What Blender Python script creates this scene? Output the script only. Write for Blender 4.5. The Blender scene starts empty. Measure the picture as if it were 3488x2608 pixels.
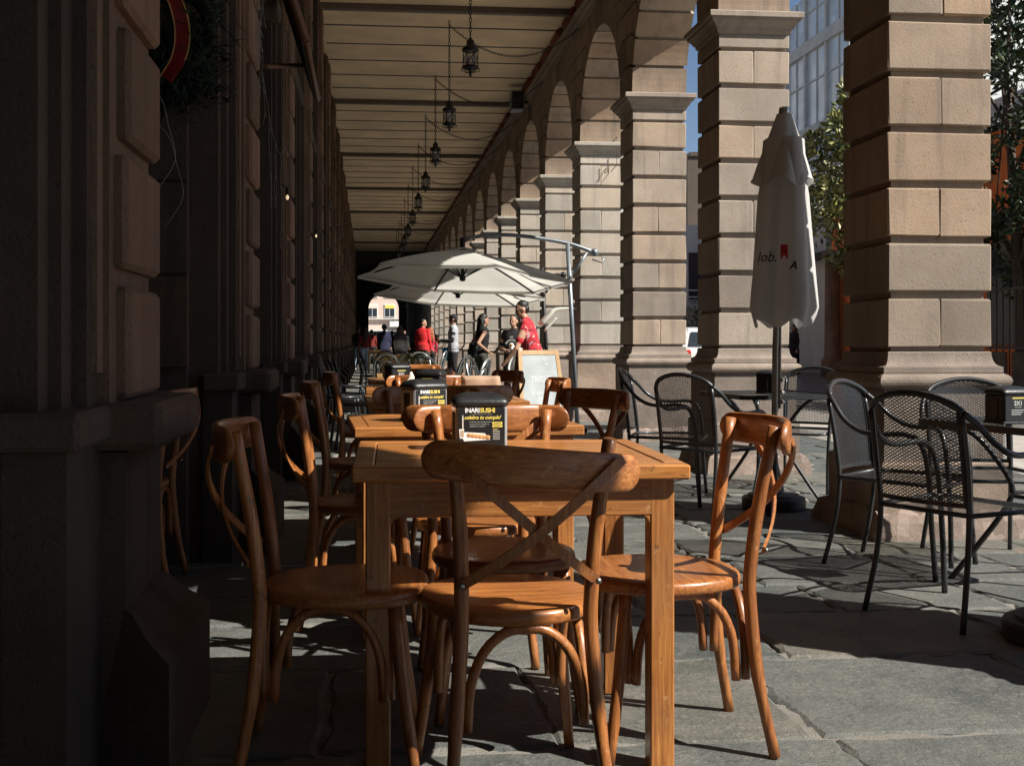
import bpy, bmesh, math, random
from mathutils import Vector, Matrix, Quaternion, kdtree
from math import sin, cos, pi, radians as R
random.seed(7)
S = bpy.context.scene
C = S.collection
V = Vector

# ------------------------------------------------------------------ mesh helpers
class MB:
    """collects shapes and links them as one mesh object"""
    def __init__(self):
        self.v = []; self.f = []; self.m = []; self.s = []; self.t = []; self.tint = 0.5
        self.lab = []
    def add(self, vs, fs, m=0, smooth=False, tint=None):
        o = len(self.v)
        self.v.extend([tuple(p) for p in vs])
        self.lab.extend([m] * len(vs))
        t = self.tint if tint is None else tint
        for f in fs:
            self.f.append([i + o for i in f]); self.m.append(m); self.s.append(smooth); self.t.append(t)
    def box(self, x0, x1, y0, y1, z0, z1, m=0, tint=None):
        vs = [(x, y, z) for z in (z0, z1) for y in (y0, y1) for x in (x0, x1)]
        fs = [(0, 2, 3, 1), (4, 5, 7, 6), (0, 1, 5, 4), (2, 6, 7, 3), (0, 4, 6, 2), (1, 3, 7, 5)]
        self.add(vs, fs, m, False, tint)
    def cbox(self, x0, x1, y0, y1, z0, z1, b=0.01, m=0, tint=None, M=None, smooth=False, jit=0.0, rg=random):
        """box with chamfered edges, optionally transformed by M"""
        lo = (x0, y0, z0); hi = (x1, y1, z1)
        vs = []; idx = {}
        for sx in (0, 1):
            for sy in (0, 1):
                for sz in (0, 1):
                    s = (sx, sy, sz)
                    for ax in range(3):
                        p = []
                        for k in range(3):
                            e = hi[k] if s[k] else lo[k]
                            if k != ax: e += (-b if s[k] else b)
                            p.append(e)
                        idx[(s, ax)] = len(vs); vs.append(V(p) + (V((rg.uniform(-jit, jit), rg.uniform(-jit, jit), rg.uniform(-jit, jit))) if jit else V((0, 0, 0))))
        fs = []
        def ring(ax, val):
            k1, k2 = [k for k in range(3) if k != ax]
            out = []
            for a, c in ((0, 0), (1, 0), (1, 1), (0, 1)):
                s = [0, 0, 0]; s[ax] = val; s[k1] = a; s[k2] = c
                out.append(idx[(tuple(s), ax)])
            return out
        for ax in range(3):
            for val in (0, 1):
                r = ring(ax, val)
                fs.append(r if (val == 1) == (ax != 1) else r[::-1])
        for ax in range(3):                      # edge chamfers, edge parallel to ax
            k1, k2 = [k for k in range(3) if k != ax]
            for a in (0, 1):
                for c in (0, 1):
                    s0 = [0, 0, 0]; s0[k1] = a; s0[k2] = c; s1 = list(s0); s1[ax] = 1
                    s0 = tuple(s0); s1 = tuple(s1)
                    fs.append([idx[(s0, k1)], idx[(s1, k1)], idx[(s1, k2)], idx[(s0, k2)]])
        for sx in (0, 1):
            for sy in (0, 1):
                for sz in (0, 1):
                    s = (sx, sy, sz); fs.append([idx[(s, 0)], idx[(s, 1)], idx[(s, 2)]])
        c = V(((x0 + x1) / 2, (y0 + y1) / 2, (z0 + z1) / 2))
        out = []
        for f in fs:
            a, b_, d = vs[f[0]], vs[f[1]], vs[f[2]]
            n = (b_ - a).cross(d - a); mid = sum((vs[i] for i in f), V((0, 0, 0))) / len(f)
            out.append(f if n.dot(mid - c) >= 0 else f[::-1])
        if M is not None: vs = [M @ p for p in vs]
        self.add(vs, out, m, smooth, tint)
    def tube(self, pts, r, n=8, m=0, cap=True, flat=None, closed=False, up=None):
        """tube along pts; r a number or a list; flat=(a,b) gives an elliptic section scaled by r"""
        pts = [V(p) for p in pts]; N = len(pts)
        rr = r if isinstance(r, (list, tuple)) else [r] * N
        a, b = flat if flat else (1, 1)
        vs = []; fs = []
        ref = V(up) if up else None
        prev = None
        for i, p in enumerate(pts):
            if closed: t = pts[(i + 1) % N] - pts[i - 1]
            elif i == 0: t = pts[1] - pts[0]
            elif i == N - 1: t = pts[-1] - pts[-2]
            else: t = (pts[i + 1] - p).normalized() + (p - pts[i - 1]).normalized()
            if t.length < 1e-9: t = V((0, 0, 1))
            t.normalize()
            if ref is not None: u = ref - t * ref.dot(t)
            elif prev is None:
                q = V((0, 0, 1)) if abs(t.z) < 0.9 else V((1, 0, 0)); u = q - t * q.dot(t)
            else: u = prev - t * prev.dot(t)
            if u.length < 1e-6: u = t.orthogonal()
            u.normalize(); prev = u; w = t.cross(u)
            for k in range(n):
                th = 2 * pi * k / n
                vs.append(p + (u * cos(th) * a + w * sin(th) * b) * rr[i])
        L = N if closed else N - 1
        for i in range(L):
            j = (i + 1) % N
            for k in range(n):
                l = (k + 1) % n
                fs.append((i * n + k, i * n + l, j * n + l, j * n + k))
        self.add(vs, fs, m, True)
        if cap and not closed:
            o = len(self.v) - len(vs)
            self.f.append([o + k for k in range(n)][::-1]); self.m.append(m); self.s.append(False); self.t.append(self.tint)
            self.f.append([o + (N - 1) * n + k for k in range(n)]); self.m.append(m); self.s.append(False); self.t.append(self.tint)
    def strip(self, pts, nrm, w, t, m=0):
        """flat bar along pts: width w across, thickness t along nrm"""
        pts = [V(p) for p in pts]; vs = []; fs = []
        for i, p in enumerate(pts):
            d = (pts[min(i + 1, len(pts) - 1)] - pts[max(i - 1, 0)]).normalized()
            n = V(nrm[i] if isinstance(nrm, list) else nrm); n = (n - d * n.dot(d)).normalized(); x = d.cross(n)
            for a, b in ((-1, -1), (1, -1), (1, 1), (-1, 1)):
                vs.append(p + x * a * w / 2 + n * b * t / 2)
        for i in range(len(pts) - 1):
            for k in range(4):
                l = (k + 1) % 4; fs.append((i * 4 + k, i * 4 + l, i * 4 + 4 + l, i * 4 + 4 + k))
        e = (len(pts) - 1) * 4
        fs += [(3, 2, 1, 0), (e, e + 1, e + 2, e + 3)]
        self.add(vs, fs, m)
    def lathe(self, prof, n=16, m=0, M=None, smooth=True):
        vs = []; fs = []
        for r, z in prof:
            for k in range(n):
                th = 2 * pi * k / n; vs.append(V((r * cos(th), r * sin(th), z)))
        for i in range(len(prof) - 1):
            for k in range(n):
                l = (k + 1) % n; fs.append((i * n + k, i * n + l, (i + 1) * n + l, (i + 1) * n + k))
        fs.append(tuple(range(n))[::-1]); e = (len(prof) - 1) * n; fs.append(tuple(range(e, e + n)))
        if M is not None: vs = [M @ p for p in vs]
        self.add(vs, fs, m, smooth)
    def prism(self, poly, ax, a0, a1, m=0, tint=None, smooth=False):
        """polygon (2-D) extruded along axis ax from a0 to a1; 2-D axes are the other two in order"""
        def P(p, a):
            q = [0, 0, 0]; k1, k2 = [k for k in range(3) if k != ax]; q[k1], q[k2] = p; q[ax] = a; return tuple(q)
        n = len(poly); area = sum(poly[i][0] * poly[(i + 1) % n][1] - poly[(i + 1) % n][0] * poly[i][1] for i in range(n))
        if area < 0: poly = poly[::-1]
        if a0 > a1: a0, a1 = a1, a0
        vs = [P(p, a0) for p in poly] + [P(p, a1) for p in poly]
        fs = [list(range(n))[::-1], list(range(n, 2 * n))] + [[i, (i + 1) % n, n + (i + 1) % n, n + i] for i in range(n)]
        if ax == 1: fs = [f[::-1] for f in fs]
        self.add(vs, fs, m, smooth, tint)
    def ball(self, c, rx, ry, rz, n=10, m=0, M=None):
        vs = []; fs = []; k2 = max(5, n // 2 + 1)
        for i in range(k2 + 1):
            ph = pi * i / k2
            for k in range(n):
                th = 2 * pi * k / n
                p = V((rx * sin(ph) * cos(th), ry * sin(ph) * sin(th), rz * cos(ph)))
                if M is not None: p = M @ p
                vs.append(V(c) + p)
        for i in range(k2):
            for k in range(n):
                l = (k + 1) % n; fs.append((i * n + k, (i + 1) * n + k, (i + 1) * n + l, i * n + l))
        self.add(vs, fs, m, True)
    def mesh(self, name, mats):
        me = bpy.data.meshes.new(name)
        me.from_pydata(self.v, [], self.f)
        for x in (mats if isinstance(mats, (list, tuple)) else [mats]): me.materials.append(x)
        me.polygons.foreach_set('material_index', self.m)
        me.polygons.foreach_set('use_smooth', self.s)
        a = me.attributes.new('tint', 'FLOAT', 'FACE'); a.data.foreach_set('value', self.t)
        me.update(); me.validate()
        return me
    def build(self, name, mats, parent=None):
        o = bpy.data.objects.new(name, self.mesh(name, mats)); C.objects.link(o)
        if parent is not None: o.parent = parent
        return o

def tag(o, label=None, cat=None, group=None, kind=None):
    if label: o['label'] = label
    if cat: o['category'] = cat
    if group: o['group'] = group
    if kind: o['kind'] = kind
    return o
def thing(name, label, cat, loc=(0, 0, 0), rz=0, group=None):
    o = bpy.data.objects.new(name, None); C.objects.link(o); o.empty_display_size = 0.1
    o.location = loc; o.rotation_euler = (0, 0, rz)
    return tag(o, label, cat, group)
KIDS = {}
def kids(o): return [c for c in bpy.data.objects if c.parent == o]
def dup(root, loc, rz, label, parent=None):
    """copy of a thing with copies of its parts and sub-parts"""
    def cp(o, par):
        c = o.copy(); C.objects.link(c)
        if par is not None: c.parent = par
        for k in kids(o): cp(k, c)
        return c
    r = cp(root, parent); r.location = loc; r.rotation_euler = (0, 0, rz)
    if label: r['label'] = label
    return r
def inst(name, me, parent, loc=(0, 0, 0), rz=0):
    o = bpy.data.objects.new(name, me); C.objects.link(o); o.location = loc; o.rotation_euler = (0, 0, rz)
    if parent is not None: o.parent = parent
    return o

def text_into(mb, s, size, M, m, shear=0.0, align='CENTER', ext=0.0006, bold=0.0, space=1.0):
    cu = bpy.data.curves.new('lettering', 'FONT'); cu.body = s; cu.size = size; cu.align_x = align
    cu.align_y = 'CENTER'; cu.shear = shear; cu.extrude = ext; cu.offset = bold; cu.resolution_u = 3; cu.space_character = space
    ob = bpy.data.objects.new('lettering', cu); C.objects.link(ob)
    bpy.context.view_layer.update()
    dg = bpy.context.evaluated_depsgraph_get(); me = ob.evaluated_get(dg).to_mesh()
    mb.add([M @ v.co for v in me.vertices], [list(p.vertices) for p in me.polygons], m)
    ob.evaluated_get(dg).to_mesh_clear()
    bpy.data.objects.remove(ob); bpy.data.curves.remove(cu)

def bez(p0, p1, p2, p3, n=8):
    p0, p1, p2, p3 = map(V, (p0, p1, p2, p3)); out = []
    for i in range(n + 1):
        t = i / n; u = 1 - t
        out.append(p0 * u**3 + p1 * 3 * u * u * t + p2 * 3 * u * t * t + p3 * t**3)
    return out
def smoothpath(pts, k=4):
    """Catmull-Rom through pts"""
    P = [V(p) for p in pts]; P = [P[0] * 2 - P[1]] + P + [P[-1] * 2 - P[-2]]; out = []
    for i in range(1, len(P) - 2):
        for j in range(k):
            t = j / k; a, b, c, d = P[i - 1], P[i], P[i + 1], P[i + 2]
            out.append(0.5 * ((2 * b) + (c - a) * t + (2 * a - 5 * b + 4 * c - d) * t * t + (3 * b - a - 3 * c + d) * t**3))
    out.append(P[-2]); return out

# ------------------------------------------------------------------ materials
def newmat(name):
    m = bpy.data.materials.new(name); m.use_nodes = True; nt = m.node_tree
    return m, nt, nt.nodes['Principled BSDF'], nt.nodes, nt.links
def coords(nt, scale=(1, 1, 1), obj=True, rand=True):
    N, L = nt.nodes, nt.links
    tc = N.new('ShaderNodeTexCoord'); mp = N.new('ShaderNodeMapping'); mp.inputs['Scale'].default_value = scale
    L.new(tc.outputs['Object'], mp.inputs['Vector'])
    if rand:
        oi = N.new('ShaderNodeObjectInfo'); mu = N.new('ShaderNodeMath'); mu.operation = 'MULTIPLY'; mu.inputs[1].default_value = 37.0
        L.new(oi.outputs['Random'], mu.inputs[0]); L.new(mu.outputs[0], mp.inputs['Location'])
    return mp.outputs['Vector']
def noise(nt, vec, scale, detail=4, rough=0.55, dist=0.0):
    n = nt.nodes.new('ShaderNodeTexNoise'); n.inputs['Scale'].default_value = scale; n.inputs['Detail'].default_value = detail
    n.inputs['Roughness'].default_value = rough; n.inputs['Distortion'].default_value = dist
    nt.links.new(vec, n.inputs['Vector']); return n.outputs['Fac']
def ramp(nt, fac, stops):
    r = nt.nodes.new('ShaderNodeValToRGB'); e = r.color_ramp.elements
    while len(e) < len(stops): e.new(0.5)
    for i, (p, c) in enumerate(stops):
        e[i].position = p; e[i].color = (c[0], c[1], c[2], 1) if not isinstance(c, (int, float)) else (c, c, c, 1)
    nt.links.new(fac, r.inputs['Fac']); return r.outputs['Color']
def mixc(nt, fac, a, b, mode='MIX'):
    m = nt.nodes.new('ShaderNodeMix'); m.data_type = 'RGBA'; m.blend_type = mode
    for k, x in ((0, fac), (6, a), (7, b)):
        if hasattr(x, 'is_linked') or hasattr(x, 'links'): nt.links.new(x, m.inputs[k])
        elif k == 0: m.inputs[0].default_value = x
        else: m.inputs[k].default_value = (*x, 1)
    return m.outputs[2]
def bump(nt, bsdf, h, strength=0.3, dist=0.01):
    b = nt.nodes.new('ShaderNodeBump'); b.inputs['Strength'].default_value = strength; b.inputs['Distance'].default_value = dist
    nt.links.new(h, b.inputs['Height']); nt.links.new(b.outputs['Normal'], bsdf.inputs['Normal'])

def plain(name, col, rough=0.6, metal=0.0, var=0.15, scale=12, bmp=0.0, coat=0.0):
    m, nt, b, N, L = newmat(name)
    v = coords(nt)
    f = noise(nt, v, scale, 5)
    c = ramp(nt, f, [(0.3, [x * (1 - var) for x in col]), (0.7, [min(1, x * (1 + var)) for x in col])])
    L.new(c, b.inputs['Base Color']); b.inputs['Roughness'].default_value = rough; b.inputs['Metallic'].default_value = metal
    if coat: b.inputs['Coat Weight'].default_value = coat; b.inputs['Coat Roughness'].default_value = 0.15
    if bmp: bump(nt, b, noise(nt, v, scale * 4, 4), bmp, 0.01)
    return m
def wood(name, axis, dark, mid, light, rough=0.33, wear=True, coat=0.35):
    m, nt, b, N, L = newmat(name)
    sc = [34, 34, 34]; sc[axis] = 1.6
    v = coords(nt, sc); v2 = coords(nt, (1, 1, 1))
    g = noise(nt, v, 3.0, 6, 0.6, 0.6)
    c = ramp(nt, g, [(0.28, dark), (0.5, mid), (0.72, light)])
    blot = noise(nt, v2, 5.0, 3)
    c = mixc(nt, ramp(nt, blot, [(0.35, 0.0), (0.7, 0.55)]), c, [x * 0.62 for x in mid])
    fine = noise(nt, coords(nt, [90 if i != axis else 4 for i in range(3)]), 3.0, 3)
    c = mixc(nt, ramp(nt, fine, [(0.54, 0.0), (0.66, 0.42)]), c, [x * 0.6 for x in dark])
    if wear:
        w = noise(nt, v2, 42.0, 6, 0.7)
        c = mixc(nt, ramp(nt, w, [(0.61, 0.0), (0.66, 0.55)]), c, (0.50, 0.29, 0.13))
        w2 = noise(nt, v2, 17.0, 5, 0.65, 0.8)
        c = mixc(nt, ramp(nt, w2, [(0.635, 0.0), (0.665, 0.6)]), c, (0.09, 0.042, 0.020))
    oi = N.new('ShaderNodeObjectInfo'); c = mixc(nt, 1.0, c, ramp(nt, oi.outputs['Random'], [(0.0, (.74, .68, .62)), (0.6, (1, 1, 1)), (1.0, (1.06, 1.06, 1.04))]), 'MULTIPLY')
    L.new(c, b.inputs['Base Color'])
    rr = ramp(nt, blot, [(0.3, rough * 0.8), (0.7, min(1, rough * 1.5))]); L.new(rr, b.inputs['Roughness'])
    b.inputs['Coat Weight'].default_value = coat; b.inputs['Coat Roughness'].default_value = 0.2
    bump(nt, b, g, 0.12, 0.004)
    return m
def stone(name, col, var=0.25, tintamt=0.35, pits=True, rough=0.9, scale=1.0, warm=(1.12, 0.98, 0.82), bmp=0.35, rand=True, streak=0.0):
    m, nt, b, N, L = newmat(name)
    v = coords(nt, rand=rand)
    big = noise(nt, v, 1.3 * scale, 5, 0.6); mid = noise(nt, v, 9 * scale, 6, 0.65); fine = noise(nt, v, 75 * scale, 5, 0.7)
    c = ramp(nt, big, [(0.3, [x * (1 - var) for x in col]), (0.7, [x * (1 + var) for x in col])])
    c = mixc(nt, ramp(nt, mid, [(0.35, 0.0), (0.75, 0.4)]), c, [col[i] * warm[i] * 0.85 for i in range(3)])
    at = N.new('ShaderNodeAttribute'); at.attribute_name = 'tint'
    tt = ramp(nt, at.outputs['Fac'], [(0.0, [1 - tintamt] * 3), (0.5, (1, 1, 1)), (0.75, (1 + tintamt * .25, 1 - tintamt * .1, 1 - tintamt * .45)), (1.0, (1 + tintamt * .3, 1 + tintamt * .32, 1 + tintamt * .36))])
    c = mixc(nt, 1.0, c, tt, 'MULTIPLY')
    if pits:
        p = ramp(nt, fine, [(0.33, 1.0), (0.40, 0.0)])
        c = mixc(nt, p, c, [x * 0.38 for x in col])
        q = ramp(nt, noise(nt, v, 60 * scale, 4, 0.7), [(0.66, 0.0), (0.72, 0.35)])
        c = mixc(nt, q, c, [min(1, x * 1.7) for x in col])
    if streak:
        st = noise(nt, coords(nt, (7, 7, .55), rand=rand), 1.0, 5, .65, .5)
        c = mixc(nt, ramp(nt, st, [(.50, 0.0), (.66, streak)]), c, [x * .42 for x in col])
    L.new(c, b.inputs['Base Color']); b.inputs['Roughness'].default_value = rough
    ad = N.new('ShaderNodeMath'); ad.operation = 'ADD'; L.new(mid, ad.inputs[0]); L.new(fine, ad.inputs[1])
    bump(nt, b, ad.outputs[0], bmp, 0.012)
    return m

M = {}
M['pier'] = stone('pillar_stone', (0.318, 0.255, 0.198), var=.30, tintamt=0.36, streak=.5, bmp=.26)
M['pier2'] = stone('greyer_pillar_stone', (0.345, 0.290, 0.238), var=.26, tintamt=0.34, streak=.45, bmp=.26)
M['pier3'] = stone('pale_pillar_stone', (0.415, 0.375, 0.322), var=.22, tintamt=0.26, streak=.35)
M['base'] = stone('weathered_base_stone', (0.27, 0.222, 0.185), var=.42, tintamt=0.3, scale=1.6, bmp=.6)
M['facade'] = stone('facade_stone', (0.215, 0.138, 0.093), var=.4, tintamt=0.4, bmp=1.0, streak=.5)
M['facade2'] = stone('dark_lower_stone', (0.086, 0.061, 0.045), var=.45, tintamt=0.4, bmp=1.0, streak=.5)  # darker version of the facade stone, for plinths and door surrounds
M['rubble'] = stone('rough_footing_stone', (0.29, 0.225, 0.185), scale=2.2, bmp=0.9)
m, nt, b, N, L = newmat('flagstone'); v = coords(nt, rand=False)
at = N.new('ShaderNodeAttribute'); at.attribute_name = 'tint'
big, med = noise(nt, v, 1.6, 6, .65, .4), noise(nt, v, 7, 7, .7)
sp1, sp2, grain = noise(nt, v, 38, 6, .75), noise(nt, v, 95, 4, .8), noise(nt, coords(nt, (60, 150, 60), rand=False), 1.0, 5, .7)
c = ramp(nt, big, [(.32, (.064, .071, .066)), (.52, (.114, .120, .109)), (.72, (.170, .164, .142))])
c = mixc(nt, ramp(nt, med, [(.48, 0.0), (.68, .6)]), c, (.185, .178, .155)); c = mixc(nt, ramp(nt, med, [(.30, .65), (.42, 0.0)]), c, (.045, .050, .049))
c = mixc(nt, ramp(nt, sp1, [(.56, 0.0), (.64, .55)]), c, (.24, .235, .215)); c = mixc(nt, ramp(nt, sp1, [(.34, .7), (.42, 0.0)]), c, (.040, .042, .041))
c = mixc(nt, ramp(nt, sp2, [(.60, 0.0), (.66, .6)]), c, (.30, .29, .265)); c = mixc(nt, ramp(nt, sp2, [(.36, .6), (.42, 0.0)]), c, (.03, .03, .03))
rust = noise(nt, v, 2.3, 4, .6, .8); c = mixc(nt, ramp(nt, rust, [(.66, 0.0), (.72, .55)]), c, (.19, .115, .070))
c = mixc(nt, 1.0, c, ramp(nt, at.outputs['Fac'], [(0, (.72, .75, .76)), (.5, (1, 1, 1)), (.85, (1.12, 1.05, .95)), (1, (1.2, 1.08, .95))]), 'MULTIPLY')
L.new(c, b.inputs['Base Color']); b.inputs['Roughness'].default_value = .62
ad = N.new('ShaderNodeMath'); ad.operation = 'MULTIPLY_ADD'; ad.inputs[1].default_value = .55; L.new(grain, ad.inputs[0]); L.new(sp1, ad.inputs[2])
ad2 = N.new('ShaderNodeMath'); ad2.operation = 'MULTIPLY_ADD'; ad2.inputs[1].default_value = .9; L.new(med, ad2.inputs[0]); L.new(ad.outputs[0], ad2.inputs[2])
bump(nt, b, ad2.outputs[0], .65, .015); M['slab'] = m
M['mortar'] = stone('mortar', (0.25, 0.235, 0.205), tintamt=0.0, rough=0.95, scale=3, bmp=0.8)
M['asphalt'] = stone('asphalt', (0.36, 0.335, 0.30), tintamt=0.0, scale=4, bmp=0.4)
M['plaza'] = stone('plaza_paving', (0.38, 0.365, 0.335), tintamt=0.0, scale=2)
M['ceil'] = plain('ceiling_plaster', (0.88, 0.66, 0.44), 0.9, var=0.14, scale=1.5)
M['beam'] = plain('ceiling_beam_paint', (0.16, 0.125, 0.095), 0.7)
M['redpaint'] = plain('dark_red_paint', (0.22, 0.045, 0.025), 0.8, var=0.3, scale=3)
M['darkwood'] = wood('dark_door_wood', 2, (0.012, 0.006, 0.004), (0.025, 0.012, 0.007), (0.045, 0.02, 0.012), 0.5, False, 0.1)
M['blackwall'] = stone('dark_end_stone', (0.075, 0.066, 0.058), tintamt=0.2)  # plain dark stone for the end wall and the low far ceiling
dk, md, lt = (0.17, 0.052, 0.013), (0.37, 0.130, 0.033), (0.53, 0.225, 0.060)
for i, a in enumerate('xyz'): M['wood_' + a] = wood('varnished_wood_' + a, i, dk, md, lt, rough=0.38)
for i, a in enumerate('xyz'): M['twood_' + a] = wood('table_wood_' + a, i, (0.19, 0.064, 0.015), (0.41, 0.155, 0.038), (0.57, 0.262, 0.070), rough=0.36)
for i, a in enumerate('xyz'): M['pine_' + a] = wood('pine_wood_' + a, i, (0.40, 0.23, 0.10), (0.55, 0.34, 0.15), (0.65, 0.44, 0.22), wear=False)
M['black'] = plain('black_metal', (0.018, 0.02, 0.022), 0.42, 0.0, var=0.2, coat=0.25)
M['iron'] = plain('wrought_iron', (0.012, 0.011, 0.010), 0.55)
M['bolt'] = plain('steel_bolt', (0.35, 0.34, 0.32), 0.35, 1.0)
M['alu'] = plain('brushed_aluminium', (0.55, 0.58, 0.57), 0.28, 0.85, var=0.1)
M['grey'] = plain('grey_pole_paint', (0.22, 0.25, 0.27), 0.35, 0.5, var=0.15)
M['plastic'] = plain('black_plastic', (0.014, 0.015, 0.016), 0.4, var=0.25, scale=20, bmp=0.1)
M['acrylic'] = plain('smoky_acrylic', (0.26, 0.27, 0.27), 0.15, var=0.1)
M['poster'] = plain('poster_black', (0.012, 0.014, 0.016), 0.35, var=0.2)
M['white'] = plain('print_white', (0.78, 0.78, 0.75), 0.5, var=0.04)
M['yellow'] = plain('print_yellow', (0.75, 0.60, 0.13), 0.5, var=0.05)
M['food'] = plain('print_food', (0.50, 0.25, 0.09), 0.5, var=0.4, scale=60)
M['ptext'] = plain('print_grey', (0.45, 0.45, 0.43), 0.5, var=0.04)
M['paper'] = plain('brown_paper', (0.42, 0.28, 0.18), 0.85, var=0.12, scale=6, bmp=0.2)
M['napkin'] = plain('cream_napkin', (0.72, 0.60, 0.48), 0.9, var=0.08, scale=8, bmp=0.2)
M['kraft'] = M['paper']
M['slate'] = plain('chalkboard_slate', (0.34, 0.37, 0.37), 0.85, var=0.2, scale=3.5)
M['chalk'] = plain('chalk', (0.80, 0.82, 0.81), 0.95, var=0.15, scale=60)
M['boardwood'] = wood('board_frame_wood', 2, (0.40, 0.24, 0.12), (0.52, 0.34, 0.18), (0.60, 0.42, 0.24), wear=False, coat=0.0, rough=0.7)
M['boardside'] = wood('board_leg_wood', 2, (0.16, 0.075, 0.03), (0.26, 0.13, 0.055), (0.34, 0.18, 0.08), wear=False, coat=0.0, rough=0.7)
def fabric(name, col, trans=0.35, rough=0.95):
    m, nt, b, N, L = newmat(name); v = coords(nt)
    f = noise(nt, v, 3, 4); c = ramp(nt, f, [(0.3, [x * 0.9 for x in col]), (0.7, col)])
    L.new(c, b.inputs['Base Color']); b.inputs['Roughness'].default_value = rough
    tr = N.new('ShaderNodeBsdfTranslucent'); L.new(c, tr.inputs['Color'])
    mx = N.new('ShaderNodeMixShader'); mx.inputs[0].default_value = trans
    L.new(b.outputs[0], mx.inputs[1]); L.new(tr.outputs[0], mx.inputs[2]); L.new(mx.outputs[0], N['Material Output'].inputs['Surface'])
    return m
M['canvas'] = fabric('cream_canvas', (0.80, 0.78, 0.71), 0.5)
M['parasol'] = fabric('off_white_canvas', (0.60, 0.585, 0.565), 0.24)
M['print_black'] = plain('printed_black', (0.02, 0.02, 0.02), 0.8)
M['print_red'] = plain('printed_red', (0.45, 0.02, 0.02), 0.8)
M['conc'] = plain('umbrella_base', (0.035, 0.038, 0.042), 0.55, var=0.2, bmp=0.1)
M['glasspane'] = plain('lamp_glass', (0.30, 0.32, 0.33), 0.1, var=0.1)
m, nt, b, N, L = newmat('lantern_glass'); b.inputs['Base Color'].default_value = (0.6, 0.62, 0.62, 1); b.inputs['Alpha'].default_value = 0.22; b.inputs['Roughness'].default_value = 0.1
M['lglass'] = m
m, nt, b, N, L = newmat('lit_bulb'); b.inputs['Emission Color'].default_value = (1, 0.75, 0.42, 1); b.inputs['Emission Strength'].default_value = 0.45
M['bulb'] = m
def leafmat(name, a, c, rough=0.35):
    m, nt, b, N, L = newmat(name)
    at = N.new('ShaderNodeAttribute'); at.attribute_name = 'tint'
    col = ramp(nt, at.outputs['Fac'], [(0.0, a), (1.0, c)])
    L.new(col, b.inputs['Base Color']); b.inputs['Roughness'].default_value = rough; b.inputs['Specular IOR Level'].default_value = .12 if rough > .55 else .5
    return m
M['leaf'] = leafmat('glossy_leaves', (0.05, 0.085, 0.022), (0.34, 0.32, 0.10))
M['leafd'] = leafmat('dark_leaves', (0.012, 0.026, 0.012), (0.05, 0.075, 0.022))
M['plantleaf'] = leafmat('pale_leaves', (0.22, 0.34, 0.10), (0.50, 0.58, 0.24), 0.5)
M['needles'] = leafmat('wreath_needles', (0.004, 0.010, 0.006), (0.010, 0.022, 0.012), 0.6)
M['bark'] = plain('bark', (0.09, 0.07, 0.05), 0.9, var=0.3, scale=20, bmp=0.5)
M['ribbon'] = plain('red_ribbon', (0.17, 0.008, 0.007), 0.5, var=0.2, scale=30)
M['gold'] = plain('gold_edge', (0.75, 0.50, 0.20), 0.35, 0.6)
M['wire'] = plain('pale_wire', (0.24, 0.24, 0.22), 0.6)
M['trim'] = plain('brown_awning_trim', (0.13, 0.06, 0.032), 0.6)
M['pole'] = plain('weathered_parasol_pole', (0.34, 0.31, 0.28), 0.45, 0.3)
# ------------------------------------------------------------------ camera, light
H = 1.075
cd = bpy.data.cameras.new('camera'); cam = bpy.data.objects.new('camera', cd); C.objects.link(cam); S.camera = cam
cam.location = (0, 0, H); cam.rotation_euler = (R(90), 0, R(-5.5))
cd.sensor_width = 36; cd.lens = 2450 / 2212 * 36; cd.shift_x = (1106 - 1031) / 2212; cd.shift_y = -(827 - 738) / 2212
cd.clip_start = 0.02; cd.clip_end = 600
EL, AZ = R(44), R(33.5)           # sun: from the right (+X) and behind the camera (-Y)
sd = V((cos(AZ) * cos(EL), -sin(AZ) * cos(EL), sin(EL)))
ld = bpy.data.lights.new('sun', 'SUN'); ld.energy = 5.0; ld.angle = R(0.5); ld.color = (1.0, 0.955, 0.885)
sun = bpy.data.objects.new('sun', ld); C.objects.link(sun); sun.location = (8, -6, 14)
sun.rotation_euler = sd.to_track_quat('Z', 'Y').to_euler()
w = bpy.data.worlds.new('World'); S.world = w; w.use_nodes = True
nt = w.node_tree; sk = nt.nodes.new('ShaderNodeTexSky'); sk.sky_type = 'NISHITA'; sk.sun_disc = False
sk.sun_elevation = EL; sk.sun_rotation = math.atan2(sd.x, sd.y); sk.altitude = 2200
nt.links.new(sk.outputs[0], nt.nodes['Background'].inputs['Color']); nt.nodes['Background'].inputs['Strength'].default_value = 0.055
S.view_settings.view_transform = 'Standard'; S.view_settings.look = 'None'; S.view_settings.exposure = 0.82; S.view_settings.gamma = 1
S.cycles.max_bounces = 6; S.cycles.diffuse_bounces = 2; S.cycles.transparent_max_bounces = 8

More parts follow.
